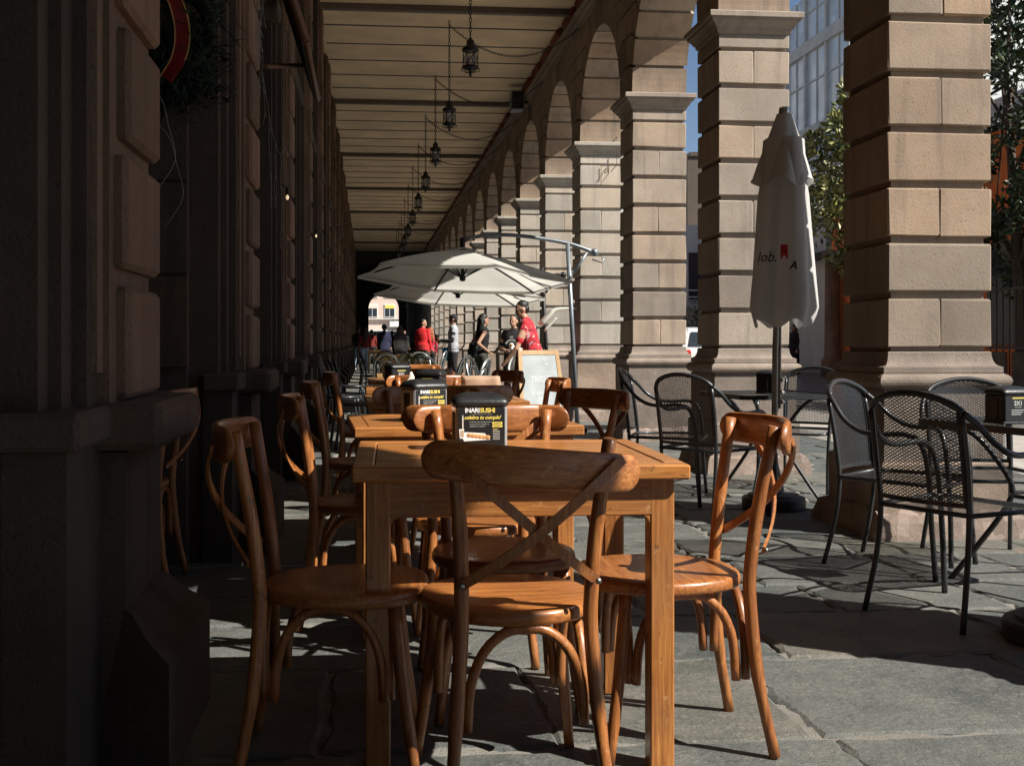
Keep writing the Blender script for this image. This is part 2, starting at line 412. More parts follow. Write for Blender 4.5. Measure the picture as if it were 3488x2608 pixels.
# ------------------------------------------------------------------ ground
g = MB(); g.add([(-60, -40, -0.03), (120, -40, -0.03), (120, 300, -0.03), (-60, 300, -0.03)], [(0, 1, 2, 3)])
tag(g.build('ground', M['plaza']), kind='structure')
g = MB(); g.add([(5.3, -40, -0.026), (10.6, -40, -0.026), (10.6, 300, -0.026), (5.3, 300, -0.026)], [(0, 1, 2, 3)])
tag(g.build('road', M['asphalt']), kind='structure')
g = MB(); g.cbox(4.95, 5.3, -40, 160, -0.05, 0.0, 0.02); tag(g.build('kerb', M['mortar']), kind='structure')
g = MB(); g.add([(-1.6, -16, -0.02), (4.95, -16, -0.02), (4.95, 120, -0.02), (-1.6, 120, -0.02)], [(0, 1, 2, 3)])
rng = random.Random(21); nx_, ny_ = 72, 190; vs = []           # uneven mortar, sunk here and there
for j in range(ny_ + 1):
    for i in range(nx_ + 1):
        vs.append((-1.5 + 6.4 * i / nx_, .5 + 17 * j / ny_, rng.choice((-.003, -.004, -.005, -.006, -.008, -.014, -.024, -.026)) - .001))
g.add(vs, [(j * (nx_ + 1) + i, j * (nx_ + 1) + i + 1, (j + 1) * (nx_ + 1) + i + 1, (j + 1) * (nx_ + 1) + i) for j in range(ny_) for i in range(nx_)], 0, True)
tag(g.build('mortar_bed', M['mortar']), kind='structure')
rng = random.Random(11)
def slab(mb, x0, x1, y0, y1, fine):
    """one irregular worn flagstone"""
    n = 9 if fine else 3; j = 0.010 if fine else 0.006
    def edge(a, b):
        out = []
        for i in range(n):
            t = i / n; p = V(a).lerp(V(b), t); out.append(p + V((rng.uniform(-j, j), rng.uniform(-j, j), 0)))
        return out
    k = [rng.uniform(-.014, .014) for _ in range(8)]
    c = [(x0 + k[0], y0 + k[1], 0), (x1 + k[2], y0 + k[3], 0), (x1 + k[4], y1 + k[5], 0), (x0 + k[6], y1 + k[7], 0)]
    o = edge(c[0], c[1]) + edge(c[1], c[2]) + edge(c[2], c[3]) + edge(c[3], c[0])
    cx, cy = (x0 + x1) / 2, (y0 + y1) / 2; tz = rng.uniform(-.004, .002); tx, ty = rng.uniform(-.006, .006), rng.uniform(-.006, .006)
    def zz(p): return tz + tx * (p.x - cx) + ty * (p.y - cy)
    N_ = len(o); vs = []; b = 0.016
    for p in o: vs.append((p.x, p.y, -0.04))
    for p in o: vs.append((p.x, p.y, zz(p) - 0.009))
    for p in o:
        d = V((cx, cy, 0)) - p; d.z = 0; q = p + d.normalized() * b * rng.uniform(.7, 1.5); vs.append((q.x, q.y, zz(q)))
    fs = []
    for L_ in (0, N_):
        for i in range(N_):
            l = (i + 1) % N_; fs.append((L_ + i, L_ + l, L_ + N_ + l, L_ + N_ + i))
    fs.append(tuple(range(2 * N_, 3 * N_)))
    mb.add(vs, fs, 0, False, rng.random())
g = MB(); y = -6.0
while y < 92:
    dy = rng.uniform(.5, .8); x = -1.5 - rng.uniform(0, .5)
    while x < 4.9:
        dx = rng.uniform(.5, 1.0); gp = rng.uniform(.005, .011)
        slab(g, x + gp, min(x + dx, 4.95) - gp, y + gp, y + dy - gp, y < 12)
        x += dx
    y += dy
tag(g.build('pavement', M['slab']), kind='structure')

# ------------------------------------------------------------------ the arcaded building
XP, WP, SP, Y1 = 2.862, 0.60, 3.05, 6.024
bld = thing('arcade_building', 'long brown stone building with arched pillared portico and dark shopfront wall', 'building', (0, 0, 0))
def pillar_meshes():
    rg = random.Random(3); out = []
    for var in range(4):
        s = MB(); h = WP / 2
        s.box(-h + .03, h - .03, -h + .03, h - .03, 1.0, 3.64, 0, .35)             # recessed core
        z = 1.045; i = 0
        while z < 3.45:
            zt = z + .3075 - .042; t = rg.random()
            if (i + var) % 2 == 0:                                                # split course: two stones
                sp = rg.uniform(-.02, .02)
                for sx in (-1, 1):
                    t2 = rg.random()
                    x0, x1 = (-h, sp - .001) if sx < 0 else (sp + .001, h)
                    s.cbox(x0, x1, -h, h, z, zt, .007, 0, t2, jit=.0035, rg=rg)
                    s.box(sp - .009, sp + .009, -h + .004, h - .004, z + .012, zt - .008, 0, .95) if sx > 0 else None
                    s.box(-h + .004, h - .004, -.004, .004, z + .008, zt - .008, 0, .95) if sx > 0 else None
            else: s.cbox(-h, h, -h, h, z, zt, .007, 0, t, jit=.0035, rg=rg)
            z += .3075; i += 1
        s.cbox(-h, h, -h, h, 3.49, 3.60, .007, 0, rg.random())                       # half course below the capital
        sm = s.mesh('pillar_shaft', M['pier'])
        b = MB()                                                                  # moulded base and plinth
        def rings(prof, t):
            vs = []; fs = []
            for o, z in prof:
                q = h + o; vs += [(-q, -q, z), (q, -q, z), (q, q, z), (-q, q, z)]
            for k in range(len(prof) - 1):
                for c in range(4):
                    d = (c + 1) % 4; fs.append((k * 4 + c, k * 4 + d, k * 4 + 4 + d, k * 4 + 4 + c))
            e = (len(prof) - 1) * 4; fs.append((e, e + 1, e + 2, e + 3))
            b.add(vs, fs, 0, False, t)
        rings([(.042, .41), (.045, .800), (.040, .815)], rg.random() * .6 + .2)
        torus = [(.030 + .05 * cos(a), .858 + .043 * sin(a)) for a in [R(-90 + 20 * k) for k in range(10)]]
        rings([(.02, .80)] + torus + [(.03, .903)], .55)
        rings([(.045, .903), (.045, .935), (.030, .940)], .5)
        rings([(.034, .940)] + [(.034 - .034 * sin(R(15 * k)), .94 + .075 * (1 - cos(R(15 * k)))) for k in range(7)] + [(-.005, 1.02)], .45)
        rings([(.062, .10), (.065, .40), (.058, .412)], rg.random() * .6 + .1)
        bm_ = b.mesh('base_moulding', M['base'])
        f = MB()                                                                  # rough footing
        n = 14
        q0 = h + .12; ring = []
        for sgn, (ax, ay, bx, by) in enumerate(((-1, -1, 1, -1), (1, -1, 1, 1), (1, 1, -1, 1), (-1, 1, -1, -1))):
            for k in range(n):
                t_ = k / n; ring.append(V(((ax + (bx - ax) * t_) * q0, (ay + (by - ay) * t_) * q0, 0)))
        vs = []; m_ = len(ring)
        for zz, sc in ((-.05, 1.05), (.03, 1.03), (.09, 1.0), (.135, .955), (.145, .85)):
            for p in ring:
                q = p * (sc + rg.uniform(-.03, .03)); vs.append((q.x, q.y, zz + (rg.uniform(-.018, .018) if zz > 0 else 0)))
        fs = [(r * m_ + k, r * m_ + (k + 1) % m_, (r + 1) * m_ + (k + 1) % m_, (r + 1) * m_ + k) for r in range(4) for k in range(m_)]
        fs.append(tuple(range(4 * m_, 5 * m_))); f.add(vs, fs, 0, False, .5)
        fm = f.mesh('footing', M['rubble'])
        c = MB()                                                                  # impost capital
        def rc(prof):
            vs = []; fs = []
            for o, z in prof:
                q = h + o; vs += [(-q, -q, z), (q, -q, z), (q, q, z), (-q, q, z)]
            for k in range(len(prof) - 1):
                for cc in range(4):
                    d = (cc + 1) % 4; fs.append((k * 4 + cc, k * 4 + d, k * 4 + 4 + d, k * 4 + 4 + cc))
            e = (len(prof) - 1) * 4; fs.append((e, e + 1, e + 2, e + 3)); fs.append((3, 2, 1, 0)); c.add(vs, fs, 0, False, .5)
        rc([(-.01, 3.60), (.012, 3.62), (.015, 3.645), (.028, 3.65), (.036, 3.668), (.055, 3.69), (.07, 3.70), (.072, 3.722), (.092, 3.727), (.094, 3.765), (.088, 3.772)])
        out.append((sm, bm_, fm, c.mesh('capital', M['pier'])))
    return out
PM = pillar_meshes()
NP0, NP1 = -4, 27
for k in range(NP0, NP1 + 1):
    yc = Y1 + WP / 2 + SP * (k - 1); xc = XP + WP / 2
    sm, bm_, fm, cm = PM[(k * 3 + 1) % 4]
    p = inst('pillar', sm, bld, (xc, yc, 0), (pi if k % 3 == 0 else 0))
    c_ = inst('capital', cm, p); inst('base_moulding', bm_, p); inst('footing', fm, p)
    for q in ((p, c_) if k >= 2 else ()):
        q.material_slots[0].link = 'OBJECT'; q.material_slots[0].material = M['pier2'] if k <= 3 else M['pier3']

def arch_mesh(name, th=WP, mat=None, half=SP / 2, ztop=5.30, n=13):
    """one arch bay in local coords: x across the wall (0..th), y along it, z up; springing at 3.77"""
    rg = random.Random(5); a = MB(); r = half - WP / 2; z0 = 3.77; rc_ = r + .03
    arc = [(rc_ * cos(pi * i / 40), z0 + rc_ * sin(pi * i / 40)) for i in range(41)]
    x0, x1 = .03, th - .03
    pts = [(half, z0)] + arc + [(-half, z0)]
    for i in range(len(pts) - 1):
        (ya, za), (yb, zb) = pts[i], pts[i + 1]
        for x, fl in ((x0, False), (x1, True)):
            q = [(x, ya, za), (x, yb, zb), (x, yb, 5.72), (x, ya, 5.72)]
            if abs(ya - yb) > 1e-6: a.add(q if not fl else q[::-1], [(0, 1, 2, 3)], 0, False, .3)
        if 0 < i < len(pts) - 2: a.add([(x0, ya, za), (x1, ya, za), (x1, yb, zb), (x0, yb, zb)], [(0, 1, 2, 3)], 0, True, .3)
    dl = .016
    for i in range(n):
        t0, t1 = pi * i / n, pi * (i + 1) / n
        def joint(t, s):                                   # joint line from the soffit outwards, s shrinks it
            tt = t + s * dl / r; p = (r * cos(tt), z0 + r * sin(tt)); R1 = r + .24
            q = (R1 * cos(tt), z0 + R1 * sin(tt)); c = cos(tt)
            if abs(c) > .52:
                zq = z0 if (t < .01 or t > pi - .01) else q[1]
                return [p, (q[0], zq if abs(zq - z0) > .01 else z0 + .018), ((half - .006) * (1 if c > 0 else -1), zq if abs(zq - z0) > .01 else z0 + .018)], 'h'
            k = (ztop - q[1]); tx = q[0] + k * (c / max(sin(tt), .5)) * .55
            return [p, q, (tx, ztop)], 'v'
        j0, k0 = joint(t0, 1 if i > 0 else .3); j1, k1 = joint(t1, -1 if i < n - 1 else -.3)
        inner = [(r * cos(t0 + (t1 - t0) * u / 4), z0 + r * sin(t0 + (t1 - t0) * u / 4)) for u in range(5)]
        inner[0] = j0[0]; inner[-1] = j1[0]
        poly = inner + j1[1:]
        if k0 != k1: poly.append(((half - .006) * (1 if cos((t0 + t1) / 2) > 0 else -1), ztop))
        poly += j0[:0:-1]
        a.prism(poly, 0, 0.0, th, 0, rg.random())
    return a.mesh(name, mat or M['pier'])
AM = arch_mesh('arch')
for k in range(NP0, NP1):
    a_ = inst('arch', AM, bld, (XP, Y1 + WP / 2 + SP * (k - 1) + SP / 2, 0))
    a_.material_slots[0].link = 'OBJECT'; a_.material_slots[0].material = M['pier']
YA, YB = Y1 + SP * (NP0 - 1), Y1 + SP * (NP1 - 1) + WP
cor = MB()                                                    # moulded string course under the ceiling, both sides
cor.prism([(0, 5.30), (-.03, 5.32), (-.03, 5.36), (-.075, 5.40), (-.075, 5.43), (-.12, 5.46), (-.12, 5.495), (0, 5.50)], 1, YA, YB) if False else None
def profx(mb, prof, y0, y1, tint=.5):
    vs = [(x, y0, z) for x, z in prof] + [(x, y1, z) for x, z in prof]; n = len(prof)
    fs = [(i, i + 1, n + i + 1, n + i) for i in range(n - 1)] + [tuple(range(n))[::-1], tuple(range(n, 2 * n))]
    mb.add(vs, fs, 0, False, tint)
profx(cor, [(XP + .03, 5.31), (XP - .02, 5.315), (XP - .02, 5.36), (XP - .06, 5.40), (XP - .06, 5.43), (XP - .10, 5.45), (XP - .10, 5.49), (XP + .03, 5.50)], YA, YB)
cor.build('string_course', M['pier'], bld)
rs = MB(); y = YA; rg = random.Random(2)
rs.box(XP - .004, XP + .05, YA, YB, 5.496, 5.66)
while y < YB:                                                 # red beam-end brackets along the wall head
    rs.cbox(XP - .11, XP - .004, y + .12, y + .86, 5.50, 5.655, .04); y += 1.0167
rs.build('wall_head', M['redpaint'], bld)
ce = MB(); ce.box(-1.7, XP + .03, YA, 57.5, 5.65, 5.75); ce.build('ceiling', M['ceil'], bld)
ce = MB(); ce.box(-1.4, XP + .03, 57.5, YB, 5.05, 5.64)
for i in range(26): ce.box(-.6, XP - .03, 57.8 + i, 57.95 + i, 5.0, 5.052)
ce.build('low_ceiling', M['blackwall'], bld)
bmain = MB(); bmain.cbox(-.64, XP + .02, -.055, .055, 5.565, 5.652, .008); bmm = bmain.mesh('ceiling_beam', M['beam'])
jm = MB(); jm.box(-.64, XP + .02, -.009, .009, 5.636, 5.653); jmm = jm.mesh('joist', M['beam'])
y = 15.47 - 6.1 * 5; i = 0
while y < 57:
    inst('ceiling_beam' if i % 6 == 0 else 'joist', bmm if i % 6 == 0 else jmm, bld, (0, y, 0)); y += 1.01667; i += 1
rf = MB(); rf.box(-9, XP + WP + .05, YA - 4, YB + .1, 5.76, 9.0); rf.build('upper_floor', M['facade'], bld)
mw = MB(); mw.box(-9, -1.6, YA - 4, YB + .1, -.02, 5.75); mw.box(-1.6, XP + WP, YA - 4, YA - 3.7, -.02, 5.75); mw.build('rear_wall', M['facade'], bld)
# ---- shop front wall on the left: bays of 3.05 m
XS = -0.60
pm = MB(); rg = random.Random(9)
pm.box(XS - .12, XS - .035, -.5, 0, .9, 5.6, 0, .3)
z = .93; i = 0
while z < 5.3:                                                # rusticated blocks
    zt = z + .33 - .045
    y0 = -.455 if i % 2 else -.42
    pm.cbox(XS - .12, XS, y0, 0, z, zt, .014, 0, rg.random()); z += .33; i += 1
pm.box(XS - .14, XS - .05, -.56, .05, 1.0, 5.6, 0, .4)
pb = MB()
fl = [(XS - .10, -.02), (XS + .125, -.02), (XS + .125, .30), (XS + .105, .315), (XS + .06, .35), (XS + .045, .37), (XS + .02, .40), (XS, .41), (XS, .80), (XS - .10, .80)]
def prof_block(mb, prof, y0, y1, sp):
    """profile in x-z whose ends in y follow the same flare"""
    x_ref = XS; vs = []; n = len(prof)
    for s in (0, 1):
        for x, z in prof:
            o = max(0.0, x - x_ref) * sp; vs.append((x, (y0 - o) if s == 0 else (y1 + o), z))
    fs = [(i, (i + 1) % n, n + (i + 1) % n, n + i) for i in range(n)] + [list(range(n))[::-1], list(range(n, 2 * n))]
    mb.add(vs, fs, 0, False, .4)
prof_block(pb, fl, -.48, 0, .9)
pb.cbox(XS - .1, XS + .10, -.55, .085, .81, .925, .018, 0, .6)
pb.cbox(XS - .2, XS - .02, -.85, .30, .835, .92, .012, 0, .5)
pb.box(XS - .2, XS - .06, -.80, .26, -.02, .83, 0, .3)
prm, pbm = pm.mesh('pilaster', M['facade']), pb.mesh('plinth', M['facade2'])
jb = MB()                                                      # moulded stone door surround, y from pilaster edge 0 to 2.55 next pilaster
for (ya, yb, xx) in ((0, .10, -.665), (.10, .17, -.70), (.17, .27, -.73), (2.28, 2.36, -.73), (2.36, 2.45, -.70), (2.45, 2.55, -.665)):
    jb.box(-1.62, xx, ya, yb, -.02, 5.62, 0, .3 + .2 * ((ya * 37) % 1))
jb.box(-1.62, -.87, .27, .34, -.02, 3.6, 0, .4); jb.box(-1.62, -.87, 2.20, 2.28, -.02, 3.6, 0, .4)
for k in range(6):
    jb.cbox(-1.3, -.86, 2.17, 2.21, .95 + k * .45, .95 + k * .45 + .44, .006, 0, rg.random())
jb.box(-1.62, -.74, .27, 2.28, 3.6, 5.62, 0, .4); jb.cbox(-1.3, -.66, .2, 2.35, 3.5, 3.62, .015, 0, .5)
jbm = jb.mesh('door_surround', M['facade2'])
dm = MB()                                                      # double panelled door in the recess
dm.box(-1.44, -1.40, .34, 2.20, .06, 3.5)
for k in range(4):
    for q in range(4):
        dm.cbox(-1.41, -1.38, .40 + k * .45, .40 + k * .45 + .39, .2 + q * .8, .2 + q * .8 + .7, .02)
dm.box(-1.5, -1.35, .34, .39, -.02, 3.5); dm.box(-1.5, -1.35, 2.15, 2.20, -.02, 3.5); dm.box(-1.5, -1.3, .34, 2.2, -.02, .06)
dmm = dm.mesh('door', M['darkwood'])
hd = MB(); hd.tube([(-1.37, 1.33, 1.0), (-1.30, 1.33, 1.0), (-1.30, 1.33, 1.2), (-1.37, 1.33, 1.2)], .012, 6); hdm = hd.mesh('door_handle', M['bolt'])
for k in range(-4, 27):
    y = 3.37 + SP * k
    inst('pilaster', prm, bld, (0, y, 0)); inst('plinth', pbm, bld, (0, y, 0)); inst('door_surround', jbm, bld, (0, y, 0))
    d = inst('door', dmm, bld, (0, y, 0)); inst('door_handle', hdm, d)
# ---- end wall with an arch
EY = YB
ew = MB(); xc = 1.17; r = 1.13; z0 = 3.55
arc = [(xc + r * cos(pi * i / 24), z0 + r * sin(pi * i / 24)) for i in range(25)]
pts = [(XP + .02, z0)] + arc + [(-1.3, z0)]
for i in range(len(pts) - 1):
    a, b_ = pts[i], pts[i + 1]
    ew.prism([a, b_, (b_[0], 5.7), (a[0], 5.7)], 1, EY - .6, EY, 0, .4) if abs(a[0] - b_[0]) > 1e-4 else None
ew.box(xc + r, XP + .02, EY - .6, EY, -.02, z0, 0, .4); ew.box(-1.3, xc - r, EY - .6, EY, -.02, z0, 0, .4)
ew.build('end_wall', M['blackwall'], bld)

# ------------------------------------------------------------------ lanterns hanging on chains
def chain(mb, pts, pitch=.046, rr=.0045):
    P = [V(p) for p in pts]; L_ = [0]
    for i in range(1, len(P)): L_.append(L_[-1] + (P[i] - P[i - 1]).length)
    n = int(L_[-1] / pitch); j = 0
    for q in range(n):
        s = (q + .5) * L_[-1] / n
        while L_[j + 1] < s: j += 1
        t = (s - L_[j]) / (L_[j + 1] - L_[j]); c = P[j].lerp(P[j + 1], t); d = (P[j + 1] - P[j]).normalized()
        u = d.orthogonal().normalized(); u = Quaternion(d, (pi / 2) * (q % 2) + .4) @ u
        ring = [c + d * cos(a) * pitch * .62 + u * sin(a) * pitch * .30 for a in [2 * pi * k / 8 for k in range(8)]]
        mb.tube(ring, rr, 4, closed=True)
def make_lantern():
    t = thing('hanging_lantern', 'x', 'lantern')
    c = MB(); chain(c, [(0, 0, .40), (0, 0, 1.42)]); c.build('chain', M['iron'], t)
    b = MB()
    b.lathe([(.004, .40), (.012, .385), (.02, .37), (.042, .345), (.04, .315), (.05, .30), (.085, .275), (.092, .255), (.084, .248), (.01, .25)], 12)
    b.build('cap', M['iron'], t)
    cg = MB()
    for z, r_ in ((.245, .074), (.085, .078), (.072, .082)): cg.tube([(r_ * cos(a), r_ * sin(a), z) for a in [2 * pi * k / 16 for k in range(16)]], .007, 5, closed=True)
    for k in range(6):
        a = 2 * pi * k / 6; a2 = a + pi / 3
        cg.tube([(.075 * cos(a), .075 * sin(a), .245), (.078 * cos(a), .078 * sin(a), .08)], .0045, 5)
        for u, v_ in ((a, a2), (a2, a)):
            cg.tube([(.076 * cos(u + (v_ - u) * s), .076 * sin(u + (v_ - u) * s), .24 - .15 * s) for s in (0, .25, .5, .75, 1)], .0028, 4)
        cg.tube(smoothpath([(.08 * cos(a), .08 * sin(a), .075), (.098 * cos(a), .098 * sin(a), .05), (.07 * cos(a), .07 * sin(a), .035), (.02, 0, .03) if k == 0 else (.02 * cos(a), .02 * sin(a), .03)], 3), .004, 4)
    cg.build('cage', M['iron'], t)
    f = MB(); f.lathe([(.004, -.02), (.014, -.01), (.012, .01), (.02, .025), (.012, .045), (.06, .07), (.075, .085), (.02, .09)], 10); f.build('finial', M['iron'], t)
    gl = MB(); gl.lathe([(.066, .09), (.066, .24)], 12); gl.build('glass', M['lglass'], t)
    lp = MB()
    for k in range(3):
        a = 2 * pi * k / 3; lp.lathe([(.008, .09), (.008, .14), (.012, .15), (.010, .175), (.003, .19)], 6, 0, Matrix.Translation((.026 * cos(a), .026 * sin(a), 0)))
    lp.build('candle_bulb', M['glasspane'], t)
    s = MB(); pts = []
    for i in range(31):                                        # chain looping across to the right wall
        u = i / 30; x = 1.70 * u; pts.append((x, 0.75 * u * 0, 1.36 - .0 * u - .62 * 4 * u * (1 - u) * .62 + 0))
    chain(s, pts); s.build('swag_chain', M['iron'], t)
    return t
ordn = ['nearest and largest', 'second from the camera', 'third from the camera', 'fourth from the camera', 'fifth from the camera', 'sixth from the camera', 'seventh from the camera', 'eighth from the camera', 'ninth from the camera', 'tenth from the camera', 'farthest']
lan = make_lantern()
for i in range(11):
    o = lan if i == 0 else dup(lan, (0, 0, 0), 0, None)
    o.location = (1.05, 11.64 + SP * i, 3.82 + .32 * 0); o['label'] = 'black iron lantern hanging from the ceiling, %s in the row' % ordn[i]
    o['group'] = 'lanterns hanging along the portico'
# ------------------------------------------------------------------ small fittings
sp = thing('wall_loudspeaker', 'grey box loudspeaker fixed high on the right wall under the ceiling', 'loudspeaker', (XP - .20, 20.1, 5.18))
b = MB(); b.cbox(-.14, .10, -.13, .13, 0, .36, .02); b.build('cabinet', M['grey'], sp)
b = MB(); b.cbox(-.12, .08, -.137, -.129, .03, .33, .003); b.build('grille', M['black'], sp)
b = MB(); b.box(.10, .21, -.02, .02, .15, .2); b.build('bracket', M['iron'], sp)
wb = thing('wall_bracket', 'thin rusty wire bracket hanging on the front of a sunlit pillar', 'bracket', (XP + .42, 15.17 - .004, 3.35))
b = MB(); b.tube([(-.02, -.06, .38), (.07, -.06, .50), (.07, -.06, .12), (-.01, -.06, .02)], .005, 5); b.tube([(.07, -.06, .48), (.07, .0, .48)], .005, 5); b.tube([(-.06, -.06, .18), (-.06, -.06, .02), (-.10, -.06, .0), (-.06, 0, .08)], .005, 5)
b.build('wire_frame', M['iron'], wb)
def wreath(loc, rx, label, ribbon=True):
    t = thing('christmas_wreath', label, 'wreath', loc); rg = random.Random(int(loc[1] * 100)); b = MB()
    for q in range(900):
        a = rg.uniform(0, 2 * pi); e = rg.gauss(0, .055)
        c = V(((rx + e) * cos(a), rg.gauss(0, .05), (rx + e) * sin(a))); d = V((rg.gauss(0, 1), rg.gauss(0, 1), rg.gauss(0, 1))).normalized() * rg.uniform(.04, .09)
        n = d.orthogonal().normalized() * .006
        b.add([c - n, c + n, c + d + n * .3, c + d - n * .3], [(0, 1, 2, 3)], 0, False, rg.random())
    b.tube([(rx * cos(2 * pi * k / 20), 0, rx * sin(2 * pi * k / 20)) for k in range(20)], .03, 6, closed=True)
    b.build('greenery', M['needles'], t)
    if ribbon:
        r_ = MB(); pts = smoothpath([(.0, -.10, .16), (.05, -.12, .08), (.075, -.11, -.04), (.06, -.12, -.16), (.0, -.10, -.25)], 5)
        r_.strip(pts, (0, -1, 0.25), .065, .003, 0)
        for s_ in (-1, 1): r_.strip([p + V((s_ * .032, -.003, 0)) for p in pts], (0, -1, .25), .006, .004, 1)
        pts = smoothpath([(-.10, -.09, .05), (-.16, -.11, -.05), (-.17, -.1, -.18)], 4); r_.strip(pts, (0, -1, .2), .09, .003, 0)
        r_.build('ribbon', [M['ribbon'], M['gold']], t)
    wr = MB(); wr.tube(smoothpath([(-.1, -.02, -.24), (-.03, -.03, -.33), (.0, -.03, -.45), (.03, -.03, -.6), (-.05, -.03, -.74)], 4), .0016, 4); wr.build('cable', M['wire'], t)
    return t
wreath((-.90, 5.28, 2.50), .18, 'green wreath with gold-edged red ribbon hanging in the near dark doorway')
wreath((-.90, 5.50, 2.36), .13, 'dark green wreath without sunlight behind the ribboned one', False)
# string lights on the facade
for (y0, y1, zt, lab) in ((5.95, 6.42, 3.2, 'pale icicle string lights drooping on the second pilaster'), (6.6, 8.7, 2.6, 'pale icicle string lights sagging across the third doorway')):
    b = MB(); rg = random.Random(int(y0 * 10))
    x = -.585 if y0 < 6.5 else -.60
    top = [(x, y0 + (y1 - y0) * u / 10, zt - .25 * sin(pi * u / 10)) for u in range(11)]; b.tube(top, .0014, 4)
    for p in top[::2]:
        z = p[2]; pp = [p]
        for q in range(rg.randint(4, 9)):
            z -= .07; pp.append((p[0] + rg.uniform(-.004, .012), p[1] + rg.uniform(-.02, .02), z))
        b.tube(pp, .0013, 4)
        for q in pp[1::2]: b.tube([q, (q[0] + .008, q[1] + rg.uniform(-.03, .03), q[2] - .025)], .0022, 4)
    tag(b.build('icicle_lights', M['wire']), lab, 'string lights')
for (y, z, lab) in ((8.0, 2.08, 'small lit bulb on the left wall, nearer of two'), (12.4, 2.22, 'small lit bulb on the left wall, farther of two')):
    t = thing('wall_bulb', lab, 'bulb', (-.56, y, z)); b = MB(); b.ball((0, 0, 0), .011, .011, .018, 8); b.build('glass', M['bulb'], t)
    b = MB(); b.lathe([(.013, .025), (.015, .06), (.006, .07)], 8); b.tube([(0, 0, .065), (-.05, 0, .09)], .006, 5); b.build('socket', M['iron'], t)
aw = thing('door_awning', 'dark sloping awning with brown wooden edge above a doorway on the left wall', 'awning', (0, 0, 0))
b = MB(); b.add([(-.66, 6.75, 3.75), (-.66, 8.35, 3.75), (-.37, 8.35, 2.84), (-.37, 6.75, 2.84), (-.66, 6.75, 3.72), (-.66, 8.35, 3.72), (-.39, 8.35, 2.83), (-.39, 6.75, 2.83)], [(0, 3, 2, 1), (4, 5, 6, 7), (0, 1, 5, 4), (2, 3, 7, 6), (0, 4, 7, 3), (1, 2, 6, 5)]); b.build('canvas', M['print_black'], aw)
b = MB(); b.tube([(-.655, 8.36, 3.76), (-.365, 8.36, 2.84)], .028, 4); b.tube([(-.655, 6.74, 3.76), (-.365, 6.74, 2.84)], .028, 4); b.tube([(-.365, 6.74, 2.84), (-.365, 8.36, 2.84)], .02, 4); b.build('frame', M['trim'], aw)
b = MB(); b.tube([(-.62, 7.0, 2.75), (-.45, 8.2, 3.05)], .016, 6); b.build('support_arm', M['trim'], aw)
